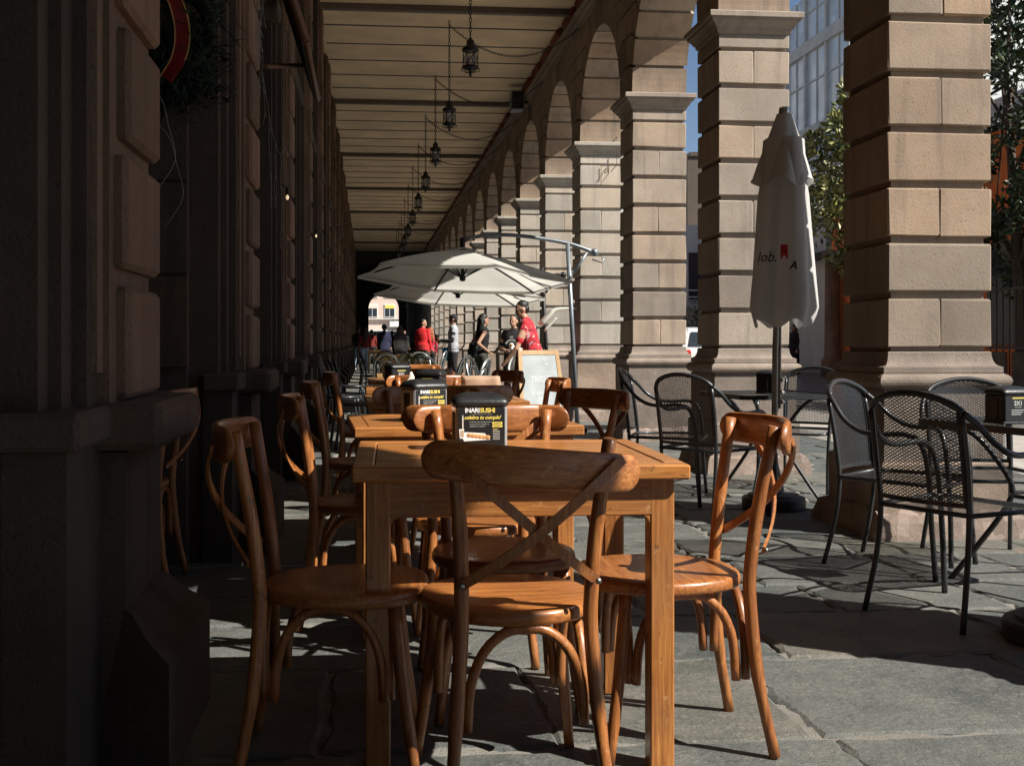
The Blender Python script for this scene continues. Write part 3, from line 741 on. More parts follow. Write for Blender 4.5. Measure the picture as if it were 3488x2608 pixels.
# ------------------------------------------------------------------ wooden cross-back chairs
def make_chair():
    t = thing('crossback_chair', 'x', 'chair')
    s = MB(); out = []
    n = 36
    for i in range(n):
        a = 2 * pi * i / n; ca, sa = cos(a), sin(a)
        x = .212 * math.copysign(abs(ca) ** .72, ca); y = .215 * math.copysign(abs(sa) ** .8, sa) + .01
        if y < 0: x *= 1 - .17 * (-y / .2)
        out.append((x, y))
    prof = [(.90, .424), (.975, .425), (1.0, .432), (1.0, .448), (.985, .456), (.95, .4585), (.6, .4555), (.25, .454)]
    vs = [(x * k, y * k, z) for k, z in prof for x, y in out]
    fs = [(r * n + i, r * n + (i + 1) % n, (r + 1) * n + (i + 1) % n, (r + 1) * n + i) for r in range(len(prof) - 1) for i in range(n)]
    fs += [tuple(range(n))[::-1], tuple(range((len(prof) - 1) * n, len(prof) * n))]
    s.add(vs, fs, 0, True); s.build('seat', M['wood_x'], t)
    for sx in (-1, 1):
        b = MB(); b.tube(smoothpath([(sx * .188, -.25, 0), (sx * .168, -.212, .2), (sx * .153, -.195, .40), (sx * .152, -.198, .50), (sx * .160, -.218, .66), (sx * .180, -.252, .855)], 4), [.0150] * 4 + [.0175] * 13 + [.0165] * 4, 12)
        b.build('rear_post', M['wood_z'], t)
        b = MB(); b.tube(smoothpath([(sx * .160, .135, .43), (sx * .178, .158, .22), (sx * .205, .190, 0)], 4), [.0175] * 4 + [.016] * 3 + [.0138] * 2, 12)
        b.build('front_leg', M['wood_z'], t)
    def arc(p0, p1, top, lab):
        a, c = V(p0), V(p1); u = .22
        pts = [a, a.lerp(c, .03) + V((0, 0, .10)), a.lerp(c, .14) + V((0, 0, top * .78)), a.lerp(c, .32) + V((0, 0, top * .97)), a.lerp(c, .5) + V((0, 0, top)),
               a.lerp(c, .68) + V((0, 0, top * .97)), a.lerp(c, .86) + V((0, 0, top * .78)), a.lerp(c, .97) + V((0, 0, .10)), c]
        b = MB(); b.tube(smoothpath(pts, 3), .0125, 10); b.build(lab, M['wood_z'], t)
    arc((-.138, -.188, .19), (.138, -.188, .19), .226, 'bentwood_brace'); arc((-.148, .125, .19), (.148, .125, .19), .226, 'bentwood_brace')
    arc((-.146, -.160, .19), (-.160, .110, .19), .226, 'bentwood_brace'); arc((.146, -.160, .19), (.160, .110, .19), .226, 'bentwood_brace')
    r = MB(); n = 14; N_ = 28; vs = []; fs = []
    for i in range(N_ + 1):
        u = sin(pi / 2 * (-1 + 2 * i / N_)); u = u * .75 + .25 * sin(pi / 2 * u); x = .252 * u; y = -.322 + .036 * (x / .178) ** 2 + .28
        e = max(0.0, (abs(x) - .212) / .040); k = math.sqrt(max(0.01, 1 - e ** 2.2))
        for q in range(n):
            a = 2 * pi * q / n; ca, sa = cos(a), sin(a)
            hz = (.0425 + .003 * (1 - u * u)) * k * math.copysign(abs(sa) ** .55, sa); hy = .0128 * (0.6 + .4 * k) * math.copysign(abs(ca) ** .6, ca)
            slope = .072 * x / .0317 * .036 * 14
            vs.append((x, y + hy, hz))
    for i in range(N_):
        for q in range(n): fs.append((i * n + q, i * n + (q + 1) % n, (i + 1) * n + (q + 1) % n, (i + 1) * n + q))
    fs += [tuple(range(n))[::-1], tuple(range(N_ * n, (N_ + 1) * n))]
    r.add(vs, fs, 0, True); o = r.build('top_rail', M['wood_x'], t); o.location = (0, -.28, .826)
    for sx in (-1, 1):
        b = MB(); dy = .004 * sx
        pts = bez((sx * -.195, -.300 + dy, .815), (sx * -.10, -.345 + dy, .745), (sx * .02, -.335 + dy, .63), (sx * .158, -.225 + dy, .530), 12)
        b.strip(pts, (0, 1, 0), .023, .007); b.build('cross_brace', M['wood_z'], t)
        b = MB(); b.lathe([(.007, 0), (.008, .003), (.005, .007)], 10, 0, Matrix.Translation((sx * .158, -.234, .53)) @ Matrix.Rotation(R(90), 4, 'X'))
        b.build('bolt', M['bolt'], t); b = MB()
        b.lathe([(.006, 0), (.006, .004), (.003, .006)], 10, 0, Matrix.Translation((sx * .153, -.205, .235)) @ Matrix.Rotation(R(90), 4, 'X'))
        b.build('bolt', M['bolt'], t)
    return t
chair0 = make_chair(); nch = [0]
def chair(x, y, rz, label, grp):
    o = chair0 if nch[0] == 0 else dup(chair0, (0, 0, 0), 0, None)
    nch[0] += 1; o.location = (x, y, 0); o.rotation_euler = (0, 0, R(rz)); o['label'] = label; o['group'] = grp; return o
G1 = 'wooden cross-back chairs along the cafe tables'
chair(.80, 3.04, 90, 'varnished wooden cross-back chair fully sunlit at the right end of the nearest table', G1)
c1 = chair(.345, 2.77, 5, 'nearest wooden cross-back chair seen from behind with its loose top rail tilted', G1)
chair(-.065, 2.97, -92, 'shadowed wooden cross-back chair at the left end of the nearest table', G1)
chair(.40, 3.375, 181, 'wooden chair on the far side of the nearest table, rail behind the front caddy', G1)
chair(.375, 3.96, -3, 'wooden chair backing onto the far chair of the nearest table and facing the second table', G1)
chair(-.015, 4.46, -88, 'wooden chair at the left end of the second table with one sunlit post', G1)
chair(.735, 4.72, 115, 'wooden chair turned askew at the right end of the second table, dark inside its rail', G1)
chair(.27, 4.95, 180, 'dark shaded wooden chair on the far side of the second table behind the second caddy', G1)
chair(.43, 5.62, 2, 'dark shaded wooden chair on the near side of the third table', G1)
chair(-.02, 5.95, -90, 'shaded wooden chair at the left end of the third table', G1)
chair(.805, 6.36, 92, 'scratched wooden chair at the right end of the third table beside the chalkboard', G1)
chair(.36, 6.70, 180, 'sunlit wooden chair on the far side of the third table', G1)
chair(.37, 7.25, 0, 'wooden chair on the near side of the fourth table', G1)
chair(.02, 7.85, -90, 'wooden chair at the left end of the fourth table with a bright right post', G1)
chair(.75, 7.98, 108, 'dark wooden chair at the right end of the fourth table left of the chalkboard', G1)
chair(.36, 8.32, 180, 'wooden chair on the far side of the fourth table', G1)
chair(.40, 8.80, 0, 'wooden chair on the near side of the fifth table', G1)
chair(.40, 9.85, 180, 'dark wooden chair on the far side of the fifth table before the potted plant', G1)
chair(-1.10, 5.20, 88, 'dark wooden chair standing in the left doorway behind the first stone plinth', G1)
for k in kids(c1):
    if k.name.startswith('top_rail'): k.rotation_euler = (0, R(5.2), 0); k.location.z -= .028; tag(k, 'loose tilted top rail with a bolt hole')

# ------------------------------------------------------------------ wooden tables
def make_table(pre, w_=.84, d_=.74):
    t = thing('wooden_table', 'x', 'table'); h = .77
    b = MB(); e = .055; x1, y1 = w_ / 2, d_ / 2
    b.cbox(-x1, x1, -y1, -y1 + e, h - .038, h, .005); b.cbox(-x1, x1, y1 - e, y1, h - .038, h, .005)
    b.cbox(-x1, -x1 + e, -y1 + e + .002, y1 - e - .002, h - .038, h, .004); b.cbox(x1 - e, x1, -y1 + e + .002, y1 - e - .002, h - .038, h, .004)
    n = 6; yy = -y1 + e + .003; st = (d_ - 2 * e - .006) / n
    for i in range(n): b.cbox(-x1 + e + .003, x1 - e - .003, yy + i * st + .0006, yy + (i + 1) * st - .0006, h - .034, h - .0015, .0016)
    b.build('tabletop', M[pre + '_x'], t)
    f = MB(); a = .033
    f.cbox(-x1 + a + .055, x1 - a - .055, -y1 + a, -y1 + a + .025, h - .130, h - .038, .003); f.cbox(-x1 + a + .055, x1 - a - .055, y1 - a - .025, y1 - a, h - .130, h - .038, .003)
    f.cbox(-x1 + a, -x1 + a + .025, -y1 + a + .055, y1 - a - .055, h - .130, h - .038, .003); f.cbox(x1 - a - .025, x1 - a, -y1 + a + .055, y1 - a - .055, h - .130, h - .038, .003)
    for sx in (-1, 1):                                   # rounded haunch under the front rail
        X_ = sx * (x1 - a - .062)
        f.prism([(X_, h - .1285), (X_ - sx * .022, h - .1285), (X_ - sx * .008, h - .134), (X_, h - .150)], 1, -y1 + a + .002, -y1 + a + .023)
    f.build('apron', M[pre + '_x'], t)
    for sx in (-1, 1):
        for sy in (-1, 1):
            l = MB(); cx, cy = sx * (x1 - a - .031), sy * (y1 - a - .031)
            l.cbox(cx - .031, cx + .031, cy - .0315, cy + .0315, 0, h - .0385, .004); l.build('leg', M[pre + '_z'], t)
    return t
tb, pb_ = make_table('twood'), make_table('pine', .78, .72)
G2 = 'wooden cafe tables in a row'
for i, (x, y, rz, lab, src) in enumerate([
    (.386, 3.135, -1, 'nearest varnished wooden table with scratched front legs', tb),
    (.350, 4.44, 3, 'second wooden table from the camera, half sunlit', tb),
    (.405, 6.15, 1, 'third wooden table, with the brown paper bag on it', tb),
    (.405, 7.74, 0, 'fourth wooden table, with cream napkins on it', tb),
    (.42, 9.20, 1, 'fifth wooden table, in front of the pale pine one', tb),
    (.47, 11.08, 0, 'pale pine table carrying the potted plant behind the wooden tables', pb_),
    (.56, 17.9, 0, 'pale pine table among the silver bistro chairs', pb_),
    (.50, 26.5, 0, 'pale pine table in the distance near the red-jacketed man', pb_),
    (.35, 39.4, 0, 'farthest pale pine table by the dark walkers', pb_)]):
    first = (src is tb and i == 0) or (src is pb_ and i == 5)
    o = src if first else dup(src, (0, 0, 0), 0, None)
    o.location = (x, y, 0); o.rotation_euler = (0, 0, R(rz)); o['label'] = lab; o['group'] = G2

# ------------------------------------------------------------------ napkin caddies with printed cards
def make_caddy(loc, rz, label, style):
    t = thing('napkin_caddy', label, 'napkin holder', loc, R(rz), 'napkin caddies on the tables')
    w_, d_, h = .146, .115, .126
    b = MB(); b.cbox(-w_ / 2, w_ / 2, -d_ / 2, d_ / 2, .004, h, .006); b.cbox(-w_ / 2 - .004, w_ / 2 + .004, -d_ / 2 - .004, d_ / 2 + .004, 0, .010, .003)
    b.build('body', M['acrylic'] if style == 'promo' else M['plastic'], t)
    sd_ = MB()
    for sx in (-1, 1):
        sd_.cbox(sx * (w_ / 2 + .0015) - .0015, sx * (w_ / 2 + .0015) + .0015, -.022, .022, .02, h - .02, .001)
    sd_.build('side_slot', M['poster'], t)
    l = MB()                                               # domed lid
    hw, hd = w_ / 2 + .005, d_ / 2 + .006; n = 32; vs = []
    for ix, iy, z in ((.004, .004, h - .002), (0, 0, h + .001), (0, 0, h + .010), (.003, .004, h + .016), (.012, .014, h + .025), (.026, .030, h + .032), (.040, .046, h + .035)):
        for i in range(n):
            a = 2 * pi * i / n; e = .22 if ix < .02 else .4
            vs.append(((hw - ix) * math.copysign(abs(cos(a)) ** e, cos(a)), (hd - iy) * math.copysign(abs(sin(a)) ** e, sin(a)), z))
    l.add(vs, [(r * n + i, r * n + (i + 1) % n, (r + 1) * n + (i + 1) % n, (r + 1) * n + i) for r in range(6) for i in range(n)] + [tuple(range(6 * n, 7 * n)), tuple(range(n))[::-1]], 0, True)
    l.build('lid', M['plastic'], t)
    yf = -d_ / 2
    p = MB(); p.cbox(-w_ / 2 + .008, w_ / 2 - .008, yf - .0022, yf - .0002, .010, h - .006, .0008, 0)
    X = Matrix.Translation((0, yf - .0026, 0)) @ Matrix.Rotation(R(90), 4, 'X')
    def tx(s, size, x, z, m, **k): text_into(p, s, size, X @ Matrix.Translation((x, z, 0)), m, **k)
    def q(x0, x1, z0, z1, m): p.box(x0, x1, yf - .0030, yf - .0023, z0, z1, m)
    if style == 'promo':
        tx('INARI', .0175, -.006, .0975, 1, align='RIGHT', bold=.0005, space=.92); tx('SUSHI', .0175, -.005, .0975, 2, align='LEFT', bold=.0005, space=.92)
        tx('SABOR DULCE SALADO', .0036, 0, .087, 5, space=1.6)
        tx('celebra tu cumple!', .0145, .001, .078, 2, shear=.38, bold=.0003, space=.95)
        for i, s_ in enumerate(('Si vienes con nosotros en la', 'semana de tu cumple, te', 'regalamos el postre')): tx(s_, .0056, -.035, .066 - i * .0062, 5, align='LEFT')
        q(.030, .058, .0590, .0655, 2); q(.030, .058, .0505, .0570, 2)
        for z in (.0622, .0537): p.box(.034, .053, yf - .0034, yf - .0031, z - .0006, z + .0006, 0)
        for i in range(7): q(.031, .031 + (.020 if i else .014), .044 - i * .0046, .0455 - i * .0046, 5 if i else 2)
        pl_ = [(-.060, .034), (-.046, .0375), (.008, .034), (.024, .016), (-.050, .012)]
        p.prism(pl_, 1, yf - .0030, yf - .0023, 1)
        for k in range(6): p.ball((-.036 + k * .0105, yf - .003, .0285 - k * .0012), .0075, .0012, .0062, 10, 3)
        p.prism([(-.064, .046), (-.050, .046), (-.052, .020), (-.062, .020)], 1, yf - .0034, yf - .0031, 1)
        for k in range(5): p.box(-.060 + k * .002, -.0592 + k * .002, yf - .0039, yf - .0035, .024, .042, 3)
        p.box(-.0555, -.0520, yf - .0040, yf - .0036, .044, .075, 1); p.prism([(-.0558, .076), (-.0517, .076), (-.0535, .087)], 1, yf - .0040, yf - .0036, 1)
        for k in range(4): p.box(-.0555, -.0520, yf - .0044, yf - .0041, .050 + k * .006, .0515 + k * .006, 3)
    else:
        q(-.03, .03, .096, .101, 2); tx('2X1', .026, 0, .076, 5, bold=.0008); tx('EN SUSHI', .008, 0, .060, 5)
        for i in range(3): q(-.035, .035 - i * .01, .046 - i * .009, .049 - i * .009, 5)
    dz = .015 if style == 'promo' else .012
    p.v = p.v[:24] + [(x, y, z + dz) for x, y, z in p.v[24:]]
    p.build('printed_card', [M['poster'], M['white'], M['yellow'], M['food'], M['black'], M['ptext']], t)
    return t
make_caddy((.315, 3.22, .77), 2, 'clear napkin caddy with black birthday card and domed lid on the nearest wooden table', 'promo')
make_caddy((.215, 4.40, .77), 26, 'clear napkin caddy turned askew showing its left side, on the second wooden table', 'promo')
make_caddy((.33, 6.02, .77), -20, 'black-topped napkin caddy on the third wooden table behind the paper bag', 'menu')
make_caddy((.20, 7.72, .77), 24, 'dark napkin caddy on the fourth wooden table', 'menu')
make_caddy((2.70, 7.48, .725), 55, 'black napkin caddy on the mesh table under the closed parasol', 'menu')
make_caddy((2.74, 4.64, .725), 12, 'black napkin caddy at the right edge on the nearer mesh table', 'menu')

# brown paper bag and napkins
t = thing('paper_bag', 'crumpled open brown paper bag on the third wooden table', 'paper bag', (.62, 6.22, .77), R(-3))
b = MB(); rg = random.Random(4); rings = []
n = 32
for zi, (z, k) in enumerate([(0, .92), (.03, 1.0), (.06, 1.0), (.09, .98), (.115, .96)]):
    for i in range(n):
        a = 2 * pi * i / n; x = .108 * math.copysign(abs(cos(a)) ** .35, cos(a)) * k; y = .055 * math.copysign(abs(sin(a)) ** .4, sin(a)) * k
        j = .006 if zi else .002
        rings.append((x + rg.uniform(-j, j) * .5, y + rg.uniform(-j, j), z + (rg.uniform(-.004, .004) if zi else 0)))
L_ = 5
fs = [(r * n + i, r * n + (i + 1) % n, (r + 1) * n + (i + 1) % n, (r + 1) * n + i) for r in range(L_ - 1) for i in range(n)] + [tuple(range(n))[::-1]]
b.add(rings, fs, 0, True); o = b.build('bag_body', M['paper'], t); md_ = o.modifiers.new('thick', 'SOLIDIFY'); md_.thickness = .002
b = MB(); b.strip([(-.10, -.057, .012), (-.05, -.062, .016), (0, -.060, .009), (.05, -.063, .017), (.10, -.058, .012)], (0, 1, 0), .022, .002); b.build('bag_fold', M['napkin'], t)
def napkin(loc, sx, sy, sz, label, seed):
    b = MB(); rg = random.Random(seed); n = 14; vs = []
    for i in range(n + 1):
        for k in range(n + 1):
            u, v_ = i / n * 2 - 1, k / n * 2 - 1; r2 = max(0, 1 - (u * u + v_ * v_) * .75)
            z = sz * r2 ** .8 * (1 + .35 * sin(6 * u + seed) * cos(5 * v_)) + .003
            vs.append((u * sx, v_ * sy, max(.002, z)))
    fs = [(i * (n + 1) + k, i * (n + 1) + k + 1, (i + 1) * (n + 1) + k + 1, (i + 1) * (n + 1) + k) for i in range(n) for k in range(n)]
    b.add(vs, [f[::-1] for f in fs], 0, True); o = b.build('cloth_napkin', M['napkin'])
    o.location = loc; m_ = o.modifiers.new('thick', 'SOLIDIFY'); m_.thickness = .003; tag(o, label, 'napkin')
napkin((.24, 6.22, .77), .075, .06, .105, 'peaked cream napkin beside the paper bag on the third wooden table', 2)
napkin((.52, 7.85, .77), .13, .08, .06, 'flat crumpled cream napkin on the fourth wooden table', 5)
# potted plant on the fifth table
t = thing('potted_plant', 'small pale-leaved plant in a glass pot on the nearest pine table', 'plant', (.43, 10.95, .77))
b = MB(); b.lathe([(.035, 0), (.045, .02), (.05, .09), (.046, .095), (.02, .09)], 14); b.build('pot', M['acrylic'], t)
b = MB(); rg = random.Random(8)
for q in range(11):
    a = rg.uniform(0, 2 * pi); L_ = rg.uniform(.09, .17); e = rg.uniform(.25, .8); d = V((cos(a), sin(a), 0)); p0 = V((0, 0, .08)); pts = bez(p0, p0 + V((0, 0, .08)) + d * .02, p0 + d * L_ * .6 + V((0, 0, .15 * e + .04)), p0 + d * L_ + V((0, 0, .10 * e)), 6)
    sdv = V((-sin(a), cos(a), 0)); vs = []
    for i, p in enumerate(pts):
        w_ = .034 * sin(pi * min(.97, max(.06, i / 6))) ** .8; vs += [p - sdv * w_ + V((0, 0, .006)), p, p + sdv * w_ + V((0, 0, .006))]
    fs = []
    for i in range(6): fs += [(i * 3, i * 3 + 1, i * 3 + 4, i * 3 + 3), (i * 3 + 1, i * 3 + 2, i * 3 + 5, i * 3 + 4)]
    b.add(vs, fs, 0, True, rg.random())
b.build('foliage', M['plantleaf'], t)

# ------------------------------------------------------------------ black expanded-mesh armchairs and tables
def lattice(mb, P, W_, H_, cw=.0235, ch=.0125, bw=.0029, m=0, inside=None):
    """two families of diagonal strands over the sheet P(x, z), |x| < W_/2, 0 < z < H_"""
    k = cw / ch
    for sgn in (1, -1):
        c = -W_ / 2 - k * H_
        while c < W_ / 2 + k * H_:
            pts = []; nz = max(4, int(H_ / ch))
            for i in range(nz + 1):
                z = H_ * i / nz; x = c + sgn * k * z if sgn > 0 else c + k * H_ - k * z
                ok = abs(x) <= W_ / 2 and (inside is None or inside(x, z))
                if ok: pts.append((x, z))
                if (not ok or i == nz) and len(pts) > 1:
                    vs = []
                    for (x_, z_) in pts:
                        vs.append(P(x_ - bw * .55, z_ + sgn * bw * .45)); vs.append(P(x_ + bw * .55, z_ - sgn * bw * .45))
                    mb.add(vs, [(2 * a, 2 * a + 1, 2 * a + 3, 2 * a + 2) for a in range(len(pts) - 1)], m); pts = []
                elif not ok: pts = []
            c += cw
def make_mesh_chair():
    t = thing('mesh_armchair', 'x', 'chair')
    for sx in (-1, 1):
        b = MB(); b.tube(smoothpath([(sx * .222, -.295, 0), (sx * .205, -.245, .22), (sx * .200, -.225, .42), (sx * .205, -.245, .62), (sx * .205, -.278, .80)], 4), .0115, 9); b.build('rear_leg', M['black'], t)
        b = MB(); b.tube(smoothpath([(sx * .255, .255, 0), (sx * .252, .235, .25), (sx * .262, .225, .48), (sx * .272, .195, .61), (sx * .278, .13, .652), (sx * .280, .02, .648), (sx * .275, -.08, .655), (sx * .262, -.165, .70), (sx * .238, -.225, .765), (sx * .205, -.27, .812)], 5), .0125, 9); b.build('arm', M['black'], t)
    b = MB(); b.tube(smoothpath([(-.205, -.27, .812), (-.165, -.292, .845), (-.08, -.312, .872), (0, -.318, .880), (.08, -.312, .872), (.165, -.292, .845), (.205, -.27, .812)], 5), .0135, 9); b.build('top_bow', M['black'], t)
    def yb(x, z): return -.232 - .06 * ((z - .42) / .46) ** 1.3 - .028 * (1 - (x / .2) ** 2)
    def ztop(x): return .812 + .066 * (1 - (abs(x) / .205) ** 2)
    b = MB(); lattice(b, lambda x, z: (x, yb(x, z + .46), z + .46), .40, .42, inside=lambda x, z: z + .46 < ztop(x) + .01)
    b.build('back_mesh', M['black'], t)
    b = MB(); b.strip([(x, yb(x, .46), .462) for x in [-.20 + .05 * i for i in range(9)]], (0, 1, 0), .018, .008)
    for s_ in (-1, 1): b.strip([(s_ * .193, yb(.19, z), z) for z in (.46, .56, .66, .76, .81)], (0, 1, 0), .012, .006)
    b.build('back_rim', M['black'], t)
    b = MB(); lattice(b, lambda x, z: (x * (1 + .14 * z), z - .225, .425 - .012 * sin(pi * z / .47)), .42, .47)
    b.build('seat_mesh', M['black'], t)
    b = MB(); b.tube([(-.205, -.228, .425), (.205, -.228, .425), (.245, .10, .425), (.240, .235, .422), (.18, .262, .415), (-.18, .262, .415), (-.240, .235, .422), (-.245, .10, .425)], .010, 8, closed=True); b.build('seat_rim', M['black'], t)
    return t
mc = make_mesh_chair(); G3 = 'black mesh armchairs on the terrace'
for i, (x, y, rz, lab) in enumerate([
    (2.345, 4.310, -64, 'nearest black mesh armchair seen from behind at the right mesh table'),
    (2.56, 5.24, -138, 'black mesh armchair with a sunlit back, left far side of the nearer mesh table'),
    (2.10, 6.83, -52, 'shaded black mesh armchair with its back to the camera left of the closed parasol'),
    (2.06, 7.72, -112, 'leftmost black mesh armchair, its sunlit mesh back against a pillar'),
    (3.18, 8.08, 142, 'black mesh armchair with pale sunlit bow behind the parasol table, by the nearest full pillar'),
    (3.05, 5.35, 170, 'black mesh armchair at the right edge on the far side of the nearer mesh table')]):
    o = mc if i == 0 else dup(mc, (0, 0, 0), 0, None); o.location = (x, y, 0); o.rotation_euler = (0, 0, R(rz)); o['label'] = lab; o['group'] = G3
def make_mesh_table():
    t = thing('mesh_table', 'x', 'table'); q = .36
    b = MB(); lattice(b, lambda x, z: (x, z - q, .717), 2 * q, 2 * q, .024, .0130, .0038); b.build('top_mesh', M['black'], t)
    b = MB(); rr = .05
    ring = []
    for cx, cy, a0 in ((q - rr, q - rr, 0), (-q + rr, q - rr, 90), (-q + rr, -q + rr, 180), (q - rr, -q + rr, 270)):
        ring += [(cx + rr * cos(R(a0 + a)), cy + rr * sin(R(a0 + a)), .710) for a in (0, 30, 60, 90)]
    ring2 = ring + [ring[0]]
    b.strip(ring2, (0, 0, 1), .012, .030); b.build('top_rim', M['black'], t)
    for k in range(4):
        a = R(45 + 90 * k); d = V((cos(a), sin(a), 0))
        b = MB(); b.tube(smoothpath([d * .36, d * .26 + V((0, 0, .14)), d * .13 + V((0, 0, .34)), d * .11 + V((0, 0, .45)), d * .22 + V((0, 0, .62)), d * .32 + V((0, 0, .70))], 4), .0125, 8); b.build('leg', M['black'], t)
    b = MB(); b.tube([(.115 * cos(2 * pi * k / 20), .115 * sin(2 * pi * k / 20), .40) for k in range(20)], .009, 6, closed=True); b.build('ring_brace', M['black'], t)
    return t
mt = make_mesh_table(); mt.location = (2.74, 7.58, 0); mt.rotation_euler = (0, 0, R(8)); mt['label'] = 'black mesh table behind the closed parasol pole'; mt['group'] = 'black mesh tables'
o = dup(mt, (2.93, 4.72, 0), R(12), 'black mesh table at the right edge, nearer to the camera')

# ------------------------------------------------------------------ closed parasols
def closed_parasol(loc, label, lettering):
    t = thing('closed_parasol', label, 'parasol', loc, 0)
    b = MB(); b.lathe([(.0, 0), (.208, 0), (.212, .01), (.212, .058), (.205, .070), (.176, .074), (.170, .088), (.070, .094), (.062, .112), (.03, .116), (.028, .34), (.021, .345)], 36, smooth=False); b.build('base', M['conc'], t)
    p = MB(); p.tube([(0, 0, .09), (.012, 0, 1.0), (.045, 0, 1.7), (.075, 0, 2.50)], .0205, 12); p.build('pole', M['pole'], t)
    p = MB(); p.tube([(.045, .012, .62), (.05, .012, 1.3)], .011, 8)
    for z in (.66, .72, .80): p.lathe([(.012, 0), (.016, .01), (.006, .03)], 8, 0, Matrix.Translation((.05, .012, z)) @ Matrix.Rotation(R(90), 4, 'Y'))
    p.build('crank_rod', M['pole'], t)
    rg = random.Random(6)
    def cloth(zs, Rf, folds, amp, seed, n=96):
        vs = []
        for z in zs:
            r = Rf(z); cx = .058 + .017 * max(0, (z - 1.2)) / 1.3
            for i in range(n):
                a = 2 * pi * i / n
                k = 1 + amp(z) * (.60 * cos(folds * a + seed + .5 * sin(2 * z)) + .35 * cos(3 * a + 1.3 * seed + z) + .22 * cos((folds + 4) * a - 2 * z))
                vs.append((cx + r * k * cos(a), r * k * sin(a), z + (.028 * cos(folds * a + seed) if z == zs[0] else 0)))
        fs = [(r * n + i, r * n + (i + 1) % n, (r + 1) * n + (i + 1) % n, (r + 1) * n + i) for r in range(len(zs) - 1) for i in range(n)]
        b = MB(); b.add(vs, fs, 0, True); return b
    zs = [1.15 + .05 * i for i in range(24)]
    def rf(z): return (.172 + .043 * min(1, (z - 1.12) / .12)) if z < 1.26 else (.215 - .082 * (z - 1.26) / 1.02)
    cb = cloth(zs, rf, 5, lambda z: .17 if z < 2.0 else .10, 1.0)
    co = cb.build('canopy', M['parasol'], t)
    zs2 = [2.02 + .04 * i for i in range(12)]
    fb = cloth(zs2, lambda z: .043 + .140 * max(0, (2.47 - z) / .45) ** .9, 4, lambda z: .20 * min(1, (2.5 - z) / .35), 2.2)
    fb.build('top_flounce', M['parasol'], t)
    b = MB(); b.lathe([(.038, 2.43), (.036, 2.49), (.033, 2.50), (.01, 2.505)], 14, 0, Matrix.Translation((.075, 0, 0))); b.build('finial', M['alu'], t)
    if lettering:
        from mathutils.bvhtree import BVHTree
        bv = BVHTree.FromPolygons([V(v) for v in cb.v], cb.f)
        view = V((-loc[0], -loc[1], 0)).normalized(); rt = V((-view.y, view.x, 0))
        p = MB()
        X0 = Matrix(((rt.x, 0, view.x, 0), (rt.y, 0, view.y, 0), (0, 1, 0, 0), (0, 0, 0, 1)))
        text_into(p, 'lob.', .088, X0 @ Matrix.Translation((-.045, 1.555, .5)), 0, shear=.3, ext=0); text_into(p, 'A', .070, X0 @ Matrix.Translation((.125, 1.50, .5)), 0, shear=.3, bold=.002, ext=0)
        nb = 8; vs = []
        for i in range(nb + 1):
            for k in range(nb + 1):
                u = i / nb; v_ = k / nb; zb = .035 * (abs(u - .5) * -2 + 1)
                vs.append(X0 @ V((.045 + .046 * u, 1.535 + zb + (.095 - zb) * v_, .5)))
        p.add(vs, [(i * (nb + 1) + k, (i + 1) * (nb + 1) + k, (i + 1) * (nb + 1) + k + 1, i * (nb + 1) + k + 1) for i in range(nb) for k in range(nb)], 1)
        for i, v_ in enumerate(p.v):
            hit = bv.ray_cast(V(v_), -view)
            if hit[0] is not None: p.v[i] = tuple(hit[0] + view * .004)
        p.build('lettering', [M['print_black'], M['print_red']], t)
    return t
closed_parasol((2.615, 7.13, 0), 'closed off-white parasol with red ribbon print standing before the black mesh table', True).scale = (.95, .95, 1.037)
t = thing('parasol_base', 'dark round parasol base without a parasol on the ground at the right edge', 'parasol base', (2.50, 3.86, 0))
b = MB(); b.lathe([(.0, 0), (.208, 0), (.212, .01), (.212, .058), (.205, .070), (.176, .074), (.170, .088), (.070, .094), (.062, .112)], 36, smooth=False); b.build('base', M['conc'], t)
b = MB(); b.lathe([(.03, .108), (.028, .34), (.021, .345)], 16); b.build('socket', M['grey'], t)

